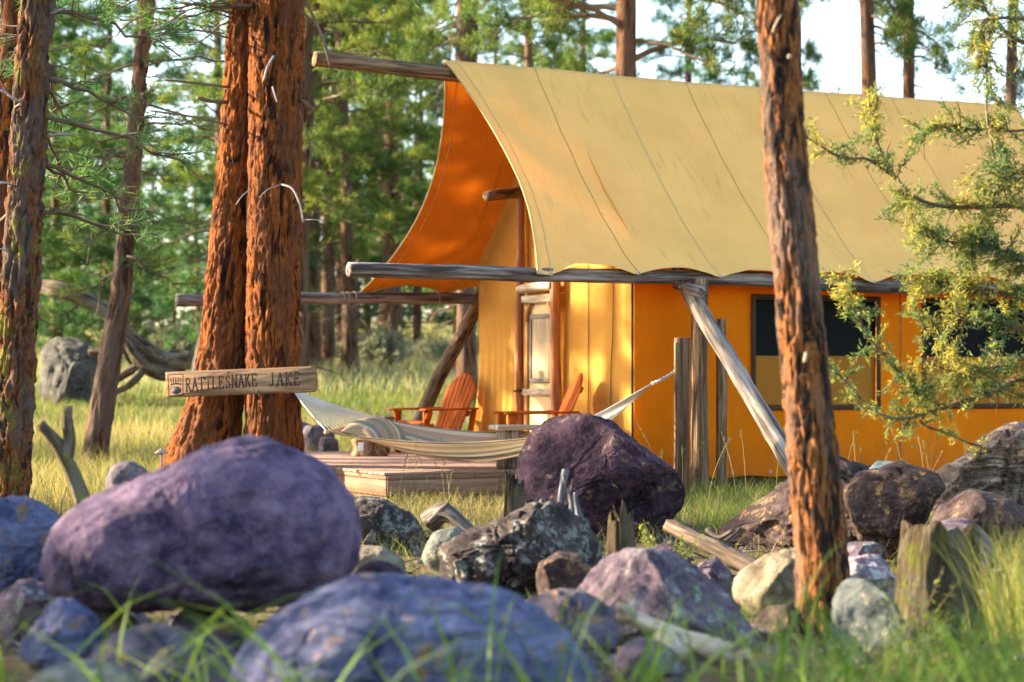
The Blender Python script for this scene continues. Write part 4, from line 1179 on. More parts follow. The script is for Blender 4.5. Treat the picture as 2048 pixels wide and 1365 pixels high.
rock("brown rock wedged under the tan rock beside the slim trunk", [(1500, 1270), (1530, 1220), (1600, 1212), (1640, 1260), (1640, 1340), (1540, 1340)], 9.9, 0.18, brown, 73, 0.07, 1.8, 0.6, 0.4, (60, 36), planes=7)
rock("low dark rock between the lichen crusted boulder and the bleached log", [(1020, 1270), (1050, 1205), (1110, 1185), (1180, 1195), (1240, 1235), (1260, 1300), (1150, 1340), (1040, 1320)], 9.0, 0.22, darkr, 75, 0.10, 2.0, 0.6, 0.5, (70, 40), planes=11)
rock("square grey boulder beside the fallen snag in the trees", [(58, 790), (62, 690), (90, 668), (140, 668), (175, 690), (205, 760), (215, 830), (120, 840), (50, 830)], 40.0, 0.7, m_rock("forest_rock", (0.04, 0.04, 0.035), (0.08, 0.078, 0.068), (0.13, 0.125, 0.11), lichen=(0.14, 0.15, 0.10), sc=1.2), 77, 0.08, 2.0, 0.55, 0.6, (80, 50), planes=11, group="rocks at the forest edge")
for q, (x0, y0, Y, s, lb) in enumerate(((630, 875, 27.5, 42, "low blue-grey rock in the grass behind the hammock cords"), (600, 860, 29.0, 26, "small grey rock in the grass next to the double trunk"), (655, 888, 26.0, 22, "flat grey rock in the grass under the hammock cords"))):
    rock(lb, [(x0 - s, y0 + 12), (x0 - s * .7, y0 - s * .45), (x0, y0 - s * .6), (x0 + s * .7, y0 - s * .4), (x0 + s, y0 + 14), (x0, y0 + s * .6)], Y, 0.3, darkr, 80 + q, 0.09, 2.0, 0.6, 0.4, (50, 30), planes=9, group="rocks at the forest edge")

# small rocks the big ones are bedded on
for q, (x0, y0, w_, h_, Y, mt, lb) in enumerate((
    (170, 1262, 95, 50, 8.6, darkr, "dark rock holding up the left end of the huge purple boulder"),
    (390, 1275, 110, 55, 8.7, darkr, "dark rock under the middle of the huge purple boulder"),
    (600, 1262, 85, 60, 8.8, brown, "brown rock under the right end of the huge purple boulder"),
    (40, 1215, 70, 48, 9.2, greyv, "mauve rock at the left edge below the blue-grey boulder"),
    (770, 1205, 70, 45, 9.6, brown, "small brown rock behind the streaked blue-grey boulder"),
    (880, 1225, 90, 48, 9.9, darkr, "dark flat rock in front of the lichen crusted boulder"),
    (1600, 1370, 90, 60, 8.9, greyv, "mauve rock in the grass left of the slim trunk base"),
    (1420, 1345, 110, 60, 8.7, darkr, "dark rock in the grass below the bleached log"),
    (1760, 1265, 60, 40, 10.0, brown, "brown rock between the greenish rock and the mossy stump"),
    (1300, 1330, 70, 40, 7.6, greyv, "mauve stone in the blurred grass at the bottom of the view"),
    (1130, 1150, 60, 40, 10.9, brown, "small brown rock right below the lichen crusted boulder"))):
    rock(lb, [(x0 - w_, y0 + h_ * .3), (x0 - w_ * .8, y0 - h_ * .5), (x0 - w_ * .2, y0 - h_), (x0 + w_ * .5, y0 - h_ * .8), (x0 + w_, y0 - h_ * .1), (x0 + w_ * .8, y0 + h_), (x0 - w_ * .7, y0 + h_)], Y, 0.22, mt, 120 + q, 0.10, 2.0, 0.6, 0.6, (60, 36), planes=8)
# ------------------------------------------------------------------ dead wood
def branchy(name, label, paths, mat, cat, parts="limb", group=None, nseg=14, amp=0.02, twist=0.0):
    """paths: list of (points with depth, r0, r1); every limb is a part"""
    root = empty(name, paths[0][0][0])
    tag(root, label, cat, group)
    for k, (pts, r0, r1) in enumerate(paths):
        pts = np.asarray(pts, float)
        L = np.linalg.norm(np.diff(pts, axis=0), axis=1).sum(); n = int(max(10, min(70, L / 0.025)))
        path = smooth_path(pts, n) if len(pts) > 2 else pts[0] + (pts[1] - pts[0]) * np.linspace(0, 1, n)[:, None]
        sd = k + len(label)
        def dsp(pc, R, th, sd=sd):
            ridg = np.sin(th[None] * 5 + pc[..., 2] * 3 * twist + sd) * 0.10 * R
            return ridg + amp * (fbm(pc * np.array([12, 12, 3]) + sd, 4, sd) * 1.3)
        V, F, pc = tube(path, np.linspace(r0, r1, n), nseg, dsp)
        m_ = mat if not isinstance(mat, (list, tuple)) else mat[k % len(mat)]
        reparent(MB().add(V, F, pc).build(parts if k else "trunk" if cat == "snag" else parts, m_, None), root)
    return root

branchy("driftwood_log", "bleached driftwood log lying in the grass in front of the mauve boulder",
        [([P(1238, 1226, 8.2), P(1300, 1250, 8.15), P(1370, 1284, 8.1), P(1450, 1318, 8.0)], 0.030, 0.052), ([P(1330, 1268, 8.1), P(1345, 1296, 8.05), P(1372, 1318, 8.0)], 0.045, 0.022), ([P(1262, 1230, 8.18), P(1250, 1216, 8.16), P(1236, 1210, 8.14)], 0.022, 0.008), ([P(1430, 1305, 8.02), P(1470, 1318, 7.98), P(1500, 1312, 7.95)], 0.03, 0.008)], MAT['drift_white'], "log", amp=0.045, twist=1.5)
branchy("fallen_pole", "weathered log pole slanting from the purple boulder towards the tan rock",
        [([P(1340, 1052, 13.2), P(1400, 1082, 12.9), P(1460, 1112, 12.6), P(1515, 1140, 12.4)], 0.05, 0.056)], m_wood("dark_pole", (0.13, 0.09, 0.06), (0.04, 0.028, 0.02), (0.22, 0.17, 0.13), bump=1.0), "log", amp=0.025)
branchy("dead_branch", "bent weathered pole at the right foot of the purple boulder",
        [([P(1430, 1130, 12.9), P(1440, 1095, 13.0), P(1480, 1060, 13.2)], 0.03, 0.015), ([P(1415, 1060, 13.6), P(1440, 1075, 13.5), P(1465, 1062, 13.4)], 0.012, 0.008)], MAT['drift'], "branch")
branchy("driftwood_knot", "twisted dark driftwood knot in the dry grass below the deck",
        [([P(858, 1045, 14.0), P(880, 1028, 13.95), P(905, 1032, 13.9), P(935, 1060, 13.85), P(955, 1080, 13.8)], 0.075, 0.05), ([P(862, 1042, 13.95), P(885, 1020, 13.9), P(900, 1010, 13.9)], 0.04, 0.015)], MAT['drift'], "driftwood", twist=4.0)
branchy("grey_root", "upright splintered blue-grey root in front of the purple boulder",
        [([P(1118, 1030, 12.6), P(1122, 985, 12.6), P(1132, 940, 12.62)], 0.034, 0.006), ([P(1145, 1035, 12.55), P(1140, 1000, 12.55), P(1126, 955, 12.55)], 0.03, 0.005), ([P(1098, 1035, 12.6), P(1090, 1015, 12.62), P(1082, 1000, 12.64)], 0.024, 0.005), ([P(1160, 1040, 12.5), P(1152, 1005, 12.5), P(1150, 985, 12.5)], 0.02, 0.004)], MAT['drift_blue'], "driftwood", twist=3.0)
branchy("mossy_branch", "forked mossy dead branch sticking up left of the huge purple boulder",
        [([P(165, 1010, 10.6), P(150, 965, 10.6), P(128, 915, 10.6), P(108, 880, 10.6), P(80, 848, 10.6)], 0.05, 0.022), ([P(130, 920, 10.6), P(137, 880, 10.6), P(133, 845, 10.6), P(134, 812, 10.6)], 0.032, 0.016)],
        m_bark("mossy_bark", (0.19, 0.15, 0.08), (0.07, 0.05, 0.03), (0.24, 0.21, 0.16), moss=(0.24, 0.23, 0.03), sc=2), "branch", group=None)
def upright_stump(label, px0, px1, py0, py1, Y, mat, seed, tilt=0.0, ragged=0.05, name="tree_stump"):
    c0 = P((px0 + px1) / 2, py1, Y); c1 = P((px0 + px1) / 2 + tilt, py0, Y); r = (px1 - px0) / 2 / FPX * Y
    n = 30; path = c0 + (c1 - c0) * np.linspace(0, 1, n)[:, None]
    def dsp(pc, R, th):
        rid = 0.10 * R * np.abs(np.sin(th[None] * 7 + seed)) + R * 0.14 * noise(np.stack([np.cos(th)[None] * 1.5 + 0 * R, np.sin(th)[None] * 1.5 + 0 * R, pc[..., 2] * 2], -1), seed)
        return rid + 0.06 * R * fbm(pc * np.array([30, 30, 5.0]), 3, seed)
    V, F, pc = tube(path, np.linspace(r * 1.12, r * 0.92, n), 40, dsp)
    top = V[(n - 1) * 40:n * 40].copy()
    th = np.linspace(0, 2 * math.pi, 40, endpoint=False)
    jag = ragged * (noise(np.stack([np.cos(th) * 3, np.sin(th) * 3, th * 0], -1), seed) + 0.6 * noise(np.stack([np.cos(th) * 9, np.sin(th) * 9, th * 0], -1), seed + 1))
    V[(n - 1) * 40:n * 40, 2] += jag; V[(n - 2) * 40:(n - 1) * 40, 2] += jag * 0.6
    V[-1, 2] -= ragged * 0.6
    o = MB().add(V, F, pc).build(name, mat, None, origin=c0)
    tag(o, label, "stump", "old stumps among the boulders")
    return o
mossw = m_bark("mossy_stump_wood", (0.11, 0.08, 0.045), (0.03, 0.024, 0.016), (0.18, 0.15, 0.10), moss=(0.12, 0.13, 0.02), sc=2.5, bump=1.0)
upright_stump("broad ragged stump covered in moss among the right hand rocks", 1790, 1945, 1070, 1350, 10.6, mossw, 91, 10, ragged=0.09)
upright_stump("narrow split stump in front of the deep purple boulder", 1218, 1268, 1035, 1125, 12.4, mossw, 92, ragged=0.08)
upright_stump("short weathered stump left of the deep purple boulder by the deck", 1012, 1048, 965, 1045, 14.6, mossw, 93, ragged=0.08)
# fallen snag with its root plate, back left
snag_m = m_bark("snag_wood", (0.10, 0.07, 0.045), (0.03, 0.022, 0.016), (0.17, 0.15, 0.125), moss=(0.17, 0.18, 0.05), sc=1.0)
YS = 39.0
branchy("fallen_snag", "grey fallen snag with a curved trunk and torn root plate in the trees", [
    ([P(-40, 560, YS + 1), P(70, 573, YS + .5), P(120, 582, YS), P(170, 598, YS), P(212, 622, YS), P(240, 655, YS), P(275, 690, YS), P(330, 722, YS), P(385, 722, YS - .3)], 0.14, 0.18),
    ([P(238, 655, YS), P(262, 700, YS - .2), P(300, 735, YS - .3), P(370, 745, YS - .3)], 0.12, 0.07),
    ([P(262, 690, YS), P(285, 730, YS - .2), P(270, 760, YS - .4), P(225, 790, YS - .5)], 0.12, 0.05),
    ([P(180, 705, YS + .3), P(230, 700, YS + .2), P(275, 690, YS)], 0.09, 0.11),
    ([P(280, 730, YS - .2), P(330, 755, YS - .3), P(395, 750, YS - .5)], 0.11, 0.05),
    ([P(255, 660, YS), P(248, 700, YS - .2), P(262, 730, YS - .2)], 0.06, 0.03),
    ([P(205, 790, YS - .4), P(225, 765, YS - .3), P(275, 735, YS - .2)], 0.05, 0.09),
    ([P(165, 600, YS), P(140, 622, YS - .2), P(110, 632, YS - .2)], 0.035, 0.012)], snag_m, "snag", parts="root", amp=0.03)
branchy("leaning_pole", "pale dead pole leaning behind the double trunk", [([P(385, 790, 24.5), P(405, 690, 24.6), P(430, 590, 24.7), P(450, 500, 24.8)], 0.085, 0.06)], MAT['drift'], "pole")

# ------------------------------------------------------------------ bark
bark_red = m_bark("red_pine_bark", (0.36, 0.105, 0.02), (0.028, 0.011, 0.007), (0.16, 0.06, 0.026), dk=0.03, sc=1.5, bump=1.0)
bark_orange = m_bark("orange_pine_bark", (0.44, 0.165, 0.045), (0.035, 0.022, 0.018), (0.21, 0.15, 0.115), sc=2.2, bump=1.0, dk=0.09)
bark_grey = m_bark("grey_pine_bark", (0.24, 0.09, 0.03), (0.03, 0.02, 0.016), (0.13, 0.10, 0.085), moss=(0.20, 0.18, 0.03), sc=1.8, bump=1.0)
bark_far = m_bark("brown_pine_bark", (0.19, 0.095, 0.05), (0.04, 0.024, 0.017), (0.15, 0.11, 0.085), sc=1.1, bump=1.0)
twig_m = m_wood("dead_twig", (0.17, 0.12, 0.08), (0.09, 0.06, 0.04), (0.25, 0.19, 0.13), bump=0.3)
grey_twig = m_wood("grey_twig", (0.34, 0.32, 0.31), (0.2, 0.18, 0.16), (0.46, 0.44, 0.43), bump=0.3)
needle_m = [m_leaf("pine_needles_green", [(0.03, 0.085, 0.025), (0.07, 0.15, 0.035), (0.12, 0.20, 0.04), (0.045, 0.11, 0.04)], 1.7, 0.38),
            m_leaf("pine_needles_olive", [(0.06, 0.11, 0.025), (0.12, 0.17, 0.038), (0.18, 0.20, 0.04), (0.05, 0.11, 0.035)], 1.7, 0.38),
            m_leaf("pine_needles_teal", [(0.025, 0.08, 0.045), (0.05, 0.12, 0.055), (0.08, 0.16, 0.055), (0.035, 0.10, 0.04)], 1.7, 0.38)]

def bark_disp(a, f, seed):
    """long plates split by vertical furrows"""
    def d(pc, R, th):
        q = pc * np.array([f, f, f * 0.2]) + seed * 5.3
        wq = q + 0.35 * np.stack([noise(q * 1.7, seed + 1), noise(q * 1.7 + 4, seed + 2), noise(q * 1.7 + 8, seed + 3)], -1)
        n1 = np.abs(noise(wq, seed)); n2 = np.abs(noise(wq * np.array([2.1, 2.1, 3.2]), seed + 5))
        fur = 1.15 * np.exp(-(n1 / 0.13) ** 2) + 0.7 * np.exp(-(n2 / 0.12) ** 2)
        fine = 0.35 * fbm(pc * np.array([38, 38, 16.0]) + seed, 3, seed + 7)
        steps = 0.5 * noise(q * np.array([2.6, 2.6, 5.0]), seed + 9)
        return a * (0.5 - fur + fine + steps)
    return d

def trunk_mesh(pts, widths, nseg, n, amp, f, seed, mat, name="trunk"):
    path = smooth_path(np.asarray(pts, float), n)
    kk = np.linspace(0, len(widths) - 1, len(widths))
    d = np.concatenate([[0], np.cumsum(np.linalg.norm(np.diff(np.asarray(pts, float), axis=0), axis=1))])
    rad = np.interp(np.linspace(0, d[-1], n), d, widths)
    V, F, pc = tube(path, rad, nseg, bark_disp(amp, f, seed))
    return MB().add(V, F, pc + np.array([0, 0, seed * 3.3])).build(name, mat, None)

# ------------------------------------------------------------------ needles and branches
def needle_tufts(Pp, D, rg, n=12, L=0.16, w=0.010, spread=0.9):
    """bundles of needles: one thin triangle each"""
    m = len(Pp)
    P3 = np.repeat(Pp, n, 0); D3 = np.repeat(D, n, 0)
    r = rg.normal(size=(m * n, 3)); r /= np.linalg.norm(r, axis=1)[:, None]
    dr = D3 + r * spread; dr /= np.linalg.norm(dr, axis=1)[:, None]
    ln = L * rg.uniform(0.65, 1.15, (m * n, 1))
    sd = np.cross(dr, rg.normal(size=(m * n, 3))); sd /= np.linalg.norm(sd, axis=1)[:, None] + 1e-9
    base = P3 + D3 * rg.uniform(-0.10, 0.06, (m * n, 1))
    tip = base + dr * ln
    mid = base + dr * ln * 0.45
    V = np.stack([base, mid + sd * w * 0.5, tip, mid - sd * w * 0.5], 1).reshape(-1, 3)
    k = np.arange(m * n)[:, None] * 4
    return V, np.concatenate([k + [0, 1, 2], k + [0, 2, 3]], 0).astype(np.int32)

def pine_proto(seed, H, base, rmax, nbr, r0, mats, droop=0.25, dense=1.0, shape=0.75, dead=10, tuft_L=0.21, needles=11):
    """an upright pine at the origin: returns the meshes of trunk, branches and crown"""
    rg = np.random.default_rng(seed)
    n = 40
    zz = np.linspace(0, H, n)
    lean = rg.uniform(-0.02, 0.02, 2)
    path = np.stack([lean[0] * zz + 0.12 * np.sin(zz * 0.35 + seed), lean[1] * zz + 0.12 * np.cos(zz * 0.31 + seed), zz - 0.3], 1)
    path -= path[0] * [1, 1, 0]
    rad = r0 * (1 - 0.85 * zz / H) + r0 * 0.35 * np.exp(-zz / 0.5)
    V, F, pc = tube(path, rad, 14, bark_disp(0.02, 5.0, seed))
    tr = MB().add(V, F, pc)
    br = MB(); TP, TD = [], []
    def at(z): return np.array([np.interp(z, zz, path[:, k]) for k in range(3)])
    for k in range(nbr):
        f = (k + rg.uniform(0, 1)) / nbr
        z = base * H + (1 - base) * H * 0.985 * f
        prof = (1 - f) ** shape * (0.55 + 0.45 * min(1, f * 6))
        L = rmax * prof * rg.uniform(0.65, 1.15) + 0.25
        az = rg.uniform(0, 2 * math.pi)
        hd = np.array([math.cos(az), math.sin(az), 0])
        up0 = rg.uniform(-0.1, 0.35) + 0.5 * f
        s = np.linspace(0, 1, 8)
        pts = at(z) + hd * (L * s)[:, None] + np.array([0, 0, 1]) * (L * (up0 * s - (droop + 0.15 * (1 - f)) * s ** 2 + 0.10 * s ** 4))[:, None]
        pts += rg.normal(size=pts.shape) * 0.025 * L * s[:, None]
        Vb, Fb, pb = tube(pts, np.linspace(0.012 + 0.012 * L, 0.006, 8), 4, cap=False); br.add(Vb, Fb, pb)
        nsub = int((4 + 4.6 * L) * dense)
        for j in range(nsub):
            t = rg.uniform(0.28, 1.0)
            b = np.array([np.interp(t, s, pts[:, c]) for c in range(3)])
            a2 = az + rg.choice([-1, 1]) * rg.uniform(0.3, 1.1)
            l2 = L * rg.uniform(0.12, 0.34) * (1.15 - 0.6 * t) + 0.10
            d2 = np.array([math.cos(a2), math.sin(a2), rg.uniform(-0.35, 0.75)]); d2 /= np.linalg.norm(d2)
            e = b + d2 * l2 + np.array([0, 0, -0.08 * l2])
            Vb, Fb, pb = tube(np.array([b, (b + e) / 2 + [0, 0, -0.03 * l2], e]), [0.008, 0.006, 0.004], 3, cap=False); br.add(Vb, Fb, pb)
            nt = max(3, int(l2 / 0.085))
            for q in range(nt):
                fq = (q + rg.uniform(0.3, 1)) / nt
                TP.append(b + (e - b) * (0.45 + 0.6 * fq) + rg.normal(size=3) * 0.045); dd = d2 * 0.8 + np.array([0, 0, 0.3]) + rg.normal(size=3) * 0.5; TD.append(dd / np.linalg.norm(dd))
        TP.append(pts[-1]); dd = pts[-1] - pts[-2]; TD.append(dd / (np.linalg.norm(dd) + 1e-9))
    for k in range(dead):                                  # bare dead branches below the crown
        z = H * base * rg.uniform(0.25, 1.05); az = rg.uniform(0, 2 * math.pi); L = rg.uniform(0.5, 1.8)
        hd = np.array([math.cos(az), math.sin(az), 0]); s = np.linspace(0, 1, 6)
        pts = at(z) + hd * (L * s)[:, None] + np.array([0, 0, 1]) * (L * (0.1 * s - 0.45 * s ** 2))[:, None] + rg.normal(size=(6, 3)) * 0.04 * s[:, None]
        Vb, Fb, pb = tube(pts, np.linspace(0.022, 0.006, 6), 4, cap=False); br.add(Vb, Fb, pb)
        for j in range(4):
            b = pts[rg.integers(2, 6)]; e = b + (hd * 0.3 + rg.normal(size=3) * 0.5 + [0, 0, -0.3]) * 0.5
            Vb, Fb, pb = tube(np.array([b, (b + e) / 2 + rg.normal(size=3) * 0.03, e]), [0.007, 0.005, 0.003], 3, cap=False); br.add(Vb, Fb, pb)
    TP = np.array(TP); TD = np.array(TD)
    Vn, Fn = needle_tufts(TP, TD, rg, needles, tuft_L, 0.018)
    
    def fin(mb, nm, mat):
        keys = sorted(mb.F)
        return make_mesh(nm, np.concatenate(mb.V), [np.concatenate(mb.F[k]) for k in keys], True, np.concatenate(mb.pc), [mat])
    return fin(tr, "trunk", mats[0]), fin(br, "branches", mats[1]), make_mesh("crown", Vn, Fn, False, None, [mats[2]])

PROTO = [
    pine_proto(101, 17, 0.10, 3.3, 80, 0.24, (bark_far, twig_m, needle_m[0]), 0.30, 1.25, 0.7),
    pine_proto(102, 20, 0.20, 3.4, 80, 0.30, (bark_far, twig_m, needle_m[1]), 0.25, 1.2, 0.6, dead=18),
    pine_proto(103, 15, 0.04, 2.9, 80, 0.20, (bark_far, twig_m, needle_m[2]), 0.35, 1.25, 0.8, dead=4),
    pine_proto(104, 22, 0.33, 3.2, 55, 0.30, (bark_far, twig_m, needle_m[1]), 0.45, 1.1, 0.5, dead=24),
    pine_proto(105, 5, 0.05, 1.3, 50, 0.07, (bark_far, twig_m, needle_m[0]), 0.15, 1.2, 0.8, dead=0, tuft_L=0.14),
]
def pine(kind, px, Y, label, group, sc=1.0, rot=0.0, wid=1.0, name="pine_tree", z=None):
    x = (px - CX) / FPX * Y
    root = empty(name, (x, Y, float(gz(x, Y)) - 0.1 if z is None else z))
    root.rotation_euler = (0, 0, rot); root.scale = (sc * wid, sc * wid, sc)
    tag(root, label, "tree", group)
    for nm, me in zip(("trunk", "branches", "crown"), PROTO[kind]):
        link(nm, me, root)
    return root

# ------------------------------------------------------------------ the named trunks
def stubs(root, specs, mat, name="dead_twig"):
    for pts, r in specs:
        o = rope(name, pts, r, mat, None, 10, 5)
        V = o.data
        reparent(o, root)

# big double trunk with the sign
Yd = 21.3
big = empty("double_pine", P(470, 930, Yd)); big.location.z = 0.0
tag(big, "massive red-barked double pine trunk carrying the name board", "tree")
wpx = lambda w, Y: w / 2 / FPX * Y
ptsR = [P(548, 1010, Yd), P(548, 930, Yd), P(546, 820, Yd), P(545, 700, Yd), P(548, 500, Yd), P(551, 300, Yd), P(553, 100, Yd), P(554, -60, Yd), P(556, -900, Yd), P(556, -1600, Yd)]
reparent(trunk_mesh(ptsR, [wpx(w, Yd) for w in (150, 122, 106, 104, 102, 103, 106, 106, 92, 70)], 140, 560, 0.026, 13, 31, bark_red), big)
Yl = 21.55
ptsL = [P(385, 1010, Yl), P(402, 930, Yl), P(428, 820, Yl), P(447, 700, Yl), P(462, 500, Yl), P(477, 300, Yl), P(488, 100, Yl), P(494, -60, Yl), P(500, -900, Yl), P(500, -1600, Yl)]
reparent(trunk_mesh(ptsL, [wpx(w, Yl) for w in (190, 150, 112, 96, 84, 76, 70, 68, 60, 45)], 130, 540, 0.026, 13, 33, bark_red), big)
YB = Yd - 0.30
stubs(big, [([P(548, 112, YB), P(535, 135, YB - .06), P(528, 162, YB - .06)], 0.013), ([P(545, 174, YB), P(550, 190, YB - .05), P(555, 205, YB - .06)], 0.010),
            ([P(562, 369, YB), P(585, 378, YB - .12), P(600, 410, YB - .2), P(607, 445, YB - .2)], 0.011), ([P(607, 440, YB - .2), P(625, 440, YB - .25), P(645, 441, YB - .25)], 0.006),
            ([P(560, 370, YB), P(535, 380, YB - .1), P(518, 396, YB - .12)], 0.006), ([P(502, 378, YB), P(485, 392, YB - .1), P(472, 410, YB - .1)], 0.006)], grey_twig)
stubs(big, [([P(604, -10, YB + .1), P(630, 40, YB - .1), P(645, 75, YB - .2), P(652, 100, YB - .2), P(662, 135, YB - .2)], 0.016), ([P(640, 68, YB - .15), P(660, 66, YB - .2), P(680, 64, YB - .2)], 0.008),
            ([P(470, 30, YB + .3), P(420, 15, YB), P(360, 5, YB)], 0.014), ([P(462, 78, YB + .3), P(400, 62, YB + .1), P(310, 58, YB)], 0.012), ([P(458, 175, YB + .3), P(400, 168, YB), P(330, 160, YB - .1)], 0.014),
            ([P(455, 205, YB + .3), P(420, 203, YB), P(395, 196, YB - .1)], 0.022), ([P(455, 250, YB + .3), P(390, 235, YB), P(300, 222, YB - .1)], 0.012), ([P(600, 200, YB + .2), P(615, 208, YB), P(625, 222, YB)], 0.018),
            ([P(598, 220, YB), P(612, 260, YB), P(622, 300, YB), P(618, 340, YB)], 0.008), ([P(600, 20, YB), P(640, 60, YB), P(655, 110, YB)], 0.012)], twig_m)
# slim orange trunk in front of the tent
Yf = 10.0
slim = empty("slim_pine", P(1645, 1345, Yf)); slim.location.z = 0.05
tag(slim, "slim orange-barked pine trunk standing in front of the tent, lit along one edge", "tree")
ptsF = [P(1645, 1430, Yf), P(1645, 1345, Yf), P(1645, 1250, Yf), P(1646, 1150, Yf), P(1634, 1000, Yf), P(1620, 850, Yf), P(1601, 650, Yf), P(1583, 450, Yf), P(1570, 300, Yf), P(1560, 120, Yf), P(1555, 0, Yf), P(1545, -300, Yf), P(1530, -1600, Yf + .2)]
reparent(trunk_mesh(ptsF, [wpx(w, Yf) for w in (150, 122, 110, 104, 100, 96, 88, 87, 80, 78, 80, 76, 50)], 120, 700, 0.014, 19, 41, bark_orange), slim)
stubs(slim, [([P(1612, 705, Yf - .1), P(1611, 712, Yf - .14), P(1609, 725, Yf - .16)], 0.010), ([P(1578, 112, Yf - .1), P(1580, 115, Yf - .13)], 0.013), ([P(1562, 30, Yf - .1), P(1552, 48, Yf - .13), P(1545, 65, Yf - .13)], 0.006)], MAT['drift_white'])
# trunk at the left edge and the one behind it
Ye = 15.5
edge = empty("edge_pine", P(18, 1000, Ye)); edge.location.z = 0.05
tag(edge, "grey and orange pine trunk leaning at the left edge", "tree")
ptsE = [P(5, 1060, Ye), P(18, 990, Ye), P(28, 850, Ye), P(36, 650, Ye), P(45, 500, Ye), P(56, 300, Ye), P(66, 120, Ye), P(76, 0, Ye), P(100, -400, Ye), P(140, -1400, Ye)]
reparent(trunk_mesh(ptsE, [wpx(w, Ye) for w in (90, 72, 70, 70, 68, 66, 62, 60, 54, 40)], 90, 420, 0.03, 14, 45, bark_grey), edge)
stubs(edge, [([P(90, 275, Ye), P(120, 268, Ye - .1), P(148, 270, Ye - .1)], 0.014), ([P(35, 205, Ye - .1), P(10, 185, Ye - .2), P(-10, 180, Ye - .2)], 0.010), ([P(30, 215, Ye - .1), P(40, 205, Ye - .2), P(15, 190, Ye - .25)], 0.007),
             ([P(25, 372, Ye - .1), P(10, 366, Ye - .2), P(-10, 368, Ye - .2)], 0.010), ([P(22, 510, Ye - .1), P(8, 500, Ye - .15), P(-6, 498, Ye - .2)], 0.008), ([P(92, 30, Ye), P(110, 25, Ye - .1), P(125, 18, Ye - .1)], 0.010)], grey_twig)
Ye2 = 17.5
edge2 = empty("red_pine", P(-5, 900, Ye2)); edge2.location.z = 0.05
tag(edge2, "dark red trunk half hidden behind the leaning left edge trunk", "tree")
reparent(trunk_mesh([P(-8, 1000, Ye2), P(-4, 800, Ye2), P(8, 400, Ye2), P(24, 100, Ye2), P(32, -100, Ye2), P(45, -1400, Ye2)], [wpx(w, Ye2) for w in (64, 58, 54, 50, 48, 36)], 50, 200, 0.024, 10, 47, bark_red), edge2)
# thin brown trunk left of the double pine, with its own branches
Yt = 27.0
thin = empty("thin_pine", P(195, 880, Yt)); thin.location.z = float(gz(P(195, 880, Yt)[0], Yt))
tag(thin, "thin brown pine trunk leaning in front of the fallen snag", "tree")
reparent(trunk_mesh([P(185, 960, Yt), P(195, 880, Yt), P(220, 720, Yt), P(240, 600, Yt), P(258, 400, Yt), P(272, 250, Yt), P(285, 100, Yt), P(296, -20, Yt), P(330, -900, Yt), P(340, -1300, Yt)], [wpx(w, Yt) for w in (58, 50, 44, 40, 33, 30, 28, 28, 20, 10)], 50, 240, 0.02, 11, 49, bark_far), thin)

def boughs(root, base_list, seed, mat, n_need=12, tl=0.15):
    """leafy boughs for the named trunks: list of (start, azimuth, length, rise)"""
    rg = np.random.default_rng(seed); br = MB(); TP, TD = [], []
    for (b0, az, L, rise) in base_list:
        hd = np.array([math.cos(az), math.sin(az), 0]); s = np.linspace(0, 1, 9)
        pts = np.asarray(b0) + hd * (L * s)[:, None] + np.array([0, 0, 1]) * (L * (rise * s - 0.28 * s ** 2))[:, None] + rg.normal(size=(9, 3)) * 0.03 * s[:, None] * L
        V, F, pc = tube(pts, np.linspace(0.022, 0.006, 9), 5, cap=False); br.add(V, F, pc)
        for j in range(int(4 + 5 * L)):
            t = rg.uniform(0.15, 1); b = np.array([np.interp(t, s, pts[:, c]) for c in range(3)])
            a2 = az + rg.choice([-1, 1]) * rg.uniform(0.3, 1.2); l2 = L * rg.uniform(.12, .32) * (1.2 - .6 * t) + .1
            d2 = np.array([math.cos(a2), math.sin(a2), rg.uniform(-.25, .35)]); e = b + d2 * l2
            V, F, pc = tube(np.array([b, (b + e) / 2 + rg.normal(size=3) * .02, e]), [.008, .006, .004], 4, cap=False); br.add(V, F, pc)
            if t > 0.3:
                for q in range(max(2, int(l2 / .10))):
                    TP.append(b + (e - b) * rg.uniform(.4, 1)); dd = d2 + rg.normal(size=3) * .4 + [0, 0, .2]; TD.append(dd / np.linalg.norm(dd))
    reparent(br.build("branches", twig_m, None), root)
    V, F = needle_tufts(np.array(TP), np.array(TD), rg, n_need, tl, 0.010)
    reparent(link("crown", make_mesh("crown", V, F, False, None, [mat])), root)
rg = np.random.default_rng(5)
lst = []
for py, nb_ in ((40, 3), (130, 4), (190, 4), (260, 4), (330, 4), (420, 4), (500, 3)):
    for k in range(nb_):
        px = np.interp(py, [0, 250, 400, 600], [296, 272, 258, 240])
        lst.append((P(px, py + rg.uniform(-20, 20), Yt), rg.uniform(0, 6.28), rg.uniform(0.7, 1.7), rg.uniform(-.2, .25)))
boughs(thin, lst, 12, needle_m[1])
lst = []
for py in (-40, 20, 90, 150, 230, 320, 420):
    for k in range(2):
        lst.append((P(np.interp(py, [0, 500], [76, 45]), py, Ye), rg.choice([rg.uniform(-.5, .9), rg.uniform(1, 2.6)]), rg.uniform(.6, 1.3), rg.uniform(-.3, .2)))
boughs(edge, lst, 13, needle_m[2], 10, 0.13)
lst = []
for py in (-60, -20, 20):
    for k in range(3):
        lst.append((P(550, py, Yd), rg.uniform(2.3, 4.2), rg.uniform(1.0, 2.3), rg.uniform(-.1, .3)))
lst += [(P(604, -30, Yd), 0.2, 1.2, .2), (P(604, -60, Yd), -.4, 1.0, .1)]
boughs(big, lst, 14, needle_m[0])

